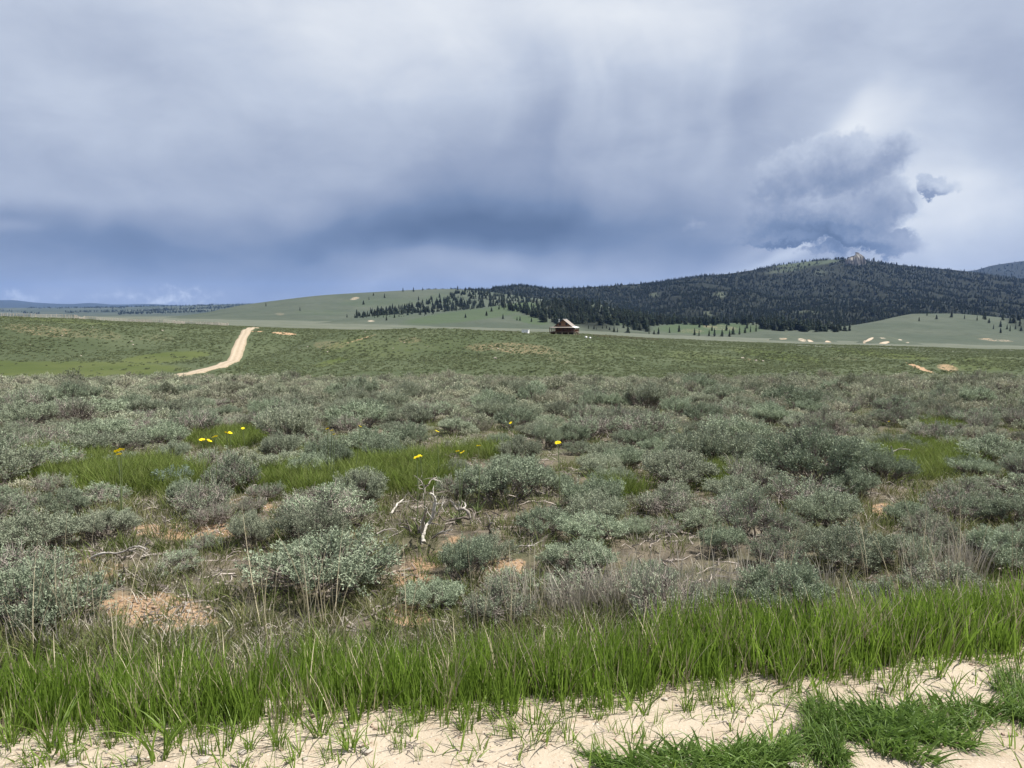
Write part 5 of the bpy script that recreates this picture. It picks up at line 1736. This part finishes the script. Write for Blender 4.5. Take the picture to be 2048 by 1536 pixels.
def deadwood(label, polys, base, cat='dead shrub', name='dead_shrub'):
    """polys: (material, radius px, [(x, y[, depth shift m])...]) traced branches, given real depth and thickness"""
    p = on_ground(*base, 2.6, 60)
    root = thing(name, label, cat, p)
    D0_ = p[1]
    rg = np.random.default_rng(int(base[0] * 7 + base[1]))
    first_ = True
    for (mt, rp, pts) in polys:
        dd0 = rg.normal(0, .05)
        dd1 = dd0 + rg.normal(0, .16)
        q = []
        for k, t_ in enumerate(pts):
            f_ = k / max(1, len(pts) - 1)
            D_ = D0_ + dd0 * .4 + (dd1 - dd0) * f_ + (t_[2] if len(t_) > 2 else 0)
            P_ = np.array(at(t_[0], t_[1], D_))
            P_[2] = max(P_[2], float(ground(P_[0], P_[1])) + .006)
            q.append(P_ - p)
        q = np.array(q)
        kx = np.arange(len(q), dtype=float)
        tt_ = np.linspace(0, len(q) - 1, (len(q) - 1) * 4 + 1)
        S = np.stack([pchip(kx, q[:, c], tt_) for c in range(3)], 1) + rg.normal(0, rp / F * D0_ * .22, (len(tt_), 3))
        rr = 1.35 * rp / F * D0_ * (1 - .62 * tt_ / tt_[-1]) * (1 + rg.normal(0, .14, len(tt_)))
        b = MB()
        b.tube(S, np.maximum(rr, .0015), 7)
        link('trunk' if first_ else 'branch', b.mesh('branch', M[mt], True), root)
        first_ = False
        # a few side twigs
        tb = MB()
        for _ in range(int(rg.integers(1, 4))):
            i0 = int(rg.integers(len(S) // 3, len(S)))
            dv = unit(rg.normal(size=3) + [0, 0, .5]) * rg.uniform(.04, .12) * D0_ / 6
            tb.tube([S[i0], S[i0] + dv * .5 + rg.normal(0, .008, 3), S[i0] + dv], [rr[i0] * .45 + .001, rr[i0] * .3 + .0008, .0008], 4)
        link('twig', tb.mesh('twig', M[mt]), root)
    return root


def zz6(l):
    return [(740 + a / 6.4, 960 + b / 6.4) for a, b in l]


deadwood('bleached white dead sagebrush stump with dark split stems near the middle', [
    ('dead_pale', 3.4, zz6([(685, 840), (680, 740), (690, 660), (735, 570), (775, 525)])),
    ('dead_pale', 3.0, zz6([(755, 560), (800, 470), (820, 380), (830, 280), (835, 235), (800, 190), (760, 168)])),
    ('dead_pale', 1.3, zz6([(835, 330), (880, 300), (945, 300)])), ('dead_pale', 1.1, zz6([(850, 440), (895, 375), (945, 305)])),
    ('dead_pale', 3.2, zz6([(655, 660), (690, 500), (708, 420), (722, 365)])), ('dead_dark', 2.6, zz6([(640, 660), (665, 560), (690, 470), (735, 400)])),
    ('dead_dark', 2.0, zz6([(630, 680), (600, 580), (540, 470)])), ('dead_dark', 1.9, zz6([(520, 660), (492, 590), (470, 515)])),
    ('dead_grey', 1.5, zz6([(520, 650), (440, 605), (365, 588)])), ('dead_dark', 1.2, zz6([(500, 580), (440, 565), (390, 556)])),
    ('dead_grey', 1.4, zz6([(745, 545), (820, 560), (895, 572)])), ('dead_pale', 1.8, zz6([(830, 730), (870, 690), (950, 662), (1050, 630)])),
    ('dead_dark', 1.6, zz6([(800, 740), (880, 690), (960, 640), (970, 590)]))], (846, 1090))
deadwood('twisted grey dead branches curling left, right of the white stump', [
    ('dead_grey', 2.6, zz6([(1295, 560), (1285, 480), (1245, 400), (1190, 368), (1130, 382), (1085, 345), (1062, 292), (1030, 270)])),
    ('dead_pale', 1.6, zz6([(1190, 368), (1222, 332), (1214, 292)])), ('dead_dark', 2.2, zz6([(1290, 520), (1320, 440), (1290, 380), (1230, 360)])),
    ('dead_dark', 2.0, zz6([(1270, 500), (1200, 480), (1100, 500), (1000, 522), (945, 512), (885, 455)])), ('dead_grey', 1.1, zz6([(1300, 520), (1360, 540), (1380, 600)]))], (942, 1052))
deadwood('short black dead stub with pale top', [('dead_dark', 2.6, zz6([(1535, 730), (1545, 660), (1520, 610), (1540, 560)])), ('dead_grey', 2.0, zz6([(1520, 600), (1545, 560), (1585, 545)]))], (980, 1076))
deadwood('straight pale broken stick leaning left of the white stump', [('dead_pale', 2.2, zz6([(268, 440), (330, 335), (425, 245)])), ('dead_dark', 1.5, zz6([(275, 450), (340, 400), (430, 400)]))], (783, 1032), 'stick', 'dead_stick')
deadwood('thin twisted dead twigs standing above the white stump', [('dead_grey', 1.7, zz6([(690, 250), (690, 190), (702, 110), (750, 45), (800, -10), (850, -30)])), ('dead_grey', 1.1, zz6([(690, 130), (680, 60), (640, 0), (560, -60)])),
                                                                   ('dead_grey', 1.0, zz6([(690, 120), (620, 100), (608, 60), (655, 30)])), ('dead_pale', 1.0, zz6([(800, -10), (900, 20), (960, 70)])), ('dead_dark', 1.4, zz6([(740, 60), (700, 80), (660, 70)]))], (848, 1003))
deadwood('small arched grey dead branch on the ground right of the upright sagebrush', [('dead_grey', 1.9, zz6([(1855, 915), (1890, 862), (1950, 840), (2020, 850), (2075, 905)])), ('dead_pale', 1.3, zz6([(2010, 850), (2060, 840), (2130, 846)]))], (1048, 1104))
deadwood('thin curved sticks lying left of the white stump', [('dead_grey', 1.3, zz6([(90, 690), (180, 640), (300, 622), (360, 655)])), ('dead_grey', 1.3, zz6([(120, 845), (210, 790), (290, 832), (390, 862), (445, 950)]))], (775, 1090), 'stick', 'dead_stick')


def z3(l):
    return [(a / 5.12, 840 + b / 5.12) for a, b in l]


deadwood('long fallen pale branches on the soil left, above bare ground', [('dead_pale', 2.3, z3([(930, 1410), (1000, 1382), (1090, 1362), (1200, 1366), (1300, 1332), (1400, 1292), (1510, 1320)])), ('dead_grey', 1.4, z3([(1460, 1305), (1500, 1275), (1545, 1245)])),
                                                                          ('dead_pale', 1.9, z3([(925, 1456), (1050, 1446), (1155, 1408)])), ('dead_dark', 2.4, z3([(1180, 1365), (1230, 1400), (1250, 1430)])), ('dead_grey', 1.6, z3([(1300, 1340), (1380, 1320), (1500, 1340)]))], (225, 1124), 'branch', 'fallen_branch')
deadwood('dark forked dead branch lying in front of the fallen pale ones', [('dead_dark', 2.2, [(248, 1142), (258, 1152), (270, 1158), (286, 1162)]), ('dead_grey', 1.6, [(236, 1161), (242, 1150), (248, 1139), (246, 1128)]), ('dead_grey', 1.2, [(262, 1154), (272, 1150), (284, 1160), (286, 1168)])], (255, 1160), 'branch', 'fallen_branch')
deadwood('grey dead branch forking right of the fallen pale ones', [('dead_grey', 1.7, [(282, 1114), (298, 1110), (314, 1117)]), ('dead_grey', 1.4, [(288, 1112), (290, 1128)])], (292, 1120), 'branch', 'fallen_branch')
deadwood('white broken stick and dark twigs at the far left edge', [('dead_pale', 2.8, z3([(235, 500), (250, 460), (285, 410)])), ('dead_dark', 1.8, z3([(200, 530), (165, 490), (130, 455)])), ('dead_dark', 1.6, z3([(100, 500), (160, 470), (230, 520)])), ('dead_grey', 1.2, z3([(350, 490), (400, 475), (440, 500)]))], (38, 945), 'stick', 'dead_stick')
deadwood('gnarled pale dead branch loop in the central green grass', [('dead_pale', 2.0, [(482, 995), (496, 996), (513, 985), (526, 980)]), ('dead_grey', 1.7, [(490, 988), (500, 975), (510, 970), (516, 979)]), ('dead_dark', 1.6, [(496, 992), (508, 988), (520, 978)])], (500, 998), 'branch', 'fallen_branch')
deadwood('short upright grey stub above the small bare soil', [('dead_grey', 2.0, [(331, 1056), (331, 1045), (332, 1034)]), ('dead_grey', 1.1, [(332, 1040), (350, 1046), (380, 1044), (402, 1042)])], (331, 1056), 'stick', 'dead_stick')
deadwood('tangle of grey dead twigs left of the gnarled loop', [('dead_grey', 1.4, [(345, 1014), (358, 1006), (372, 996), (388, 992)]), ('dead_grey', 1.2, [(350, 1018), (366, 1014), (382, 1008), (400, 1010)]), ('dead_grey', 1.1, [(360, 1012), (356, 1000), (366, 990)])], (366, 1016), 'branch', 'fallen_branch')
deadwood('pale split stub right of the grass tussock', [('dead_pale', 1.9, [(1314, 1066), (1321, 1054), (1330, 1040)]), ('dead_grey', 1.4, [(1320, 1056), (1330, 1062), (1345, 1060)])], (1318, 1064), 'stick', 'dead_stick')
deadwood('thin white upright stick under the large dark sagebrush', [('dead_pale', 1.5, [(1601, 1022), (1602, 1004), (1603, 985)])], (1601, 1022), 'stick', 'dead_stick')
deadwood('white bent twig below the large dark sagebrush', [('dead_pale', 1.4, [(1590, 1044), (1597, 1046), (1601, 1052), (1602, 1060)]), ('dead_pale', 1.0, [(1600, 1050), (1612, 1056), (1616, 1049)])], (1601, 1062), 'stick', 'dead_stick')
deadwood('pale dead twigs beside the right-hand green grass', [('dead_pale', 1.4, [(1895, 882), (1905, 872), (1914, 868)]), ('dead_pale', 1.1, [(1906, 878), (1910, 868), (1912, 862)]), ('dead_grey', 1.0, [(1900, 880), (1918, 874), (1926, 868)])], (1905, 884), 'stick', 'dead_stick')
deadwood('grey stump leaning at the left end of the right-hand green grass', [('dead_grey', 2.0, [(1784, 926), (1784, 910), (1783, 892)]), ('dead_grey', 1.2, [(1786, 902), (1806, 898), (1824, 900)])], (1784, 928), 'stick', 'dead_stick')
# ------------------------------------------------------------------ the air
hz_m = bpy.data.materials.new('haze_air')
hz_m.use_nodes = True
ht = NT(hz_m.node_tree)
pv = ht.n('ShaderNodeVolumePrincipled', {'Color': (.26, .46, .95), 'Density': 2.3e-5, 'Anisotropy': 0.0})
ht.n('ShaderNodeOutputMaterial', {1: pv.outputs[0]})
hb = MB()
hb.box((0, 9000, 300), (44000, 19000, 760))
hb_o = link('haze', hb.mesh('haze', hz_m))
tag(hb_o, kind='stuff')
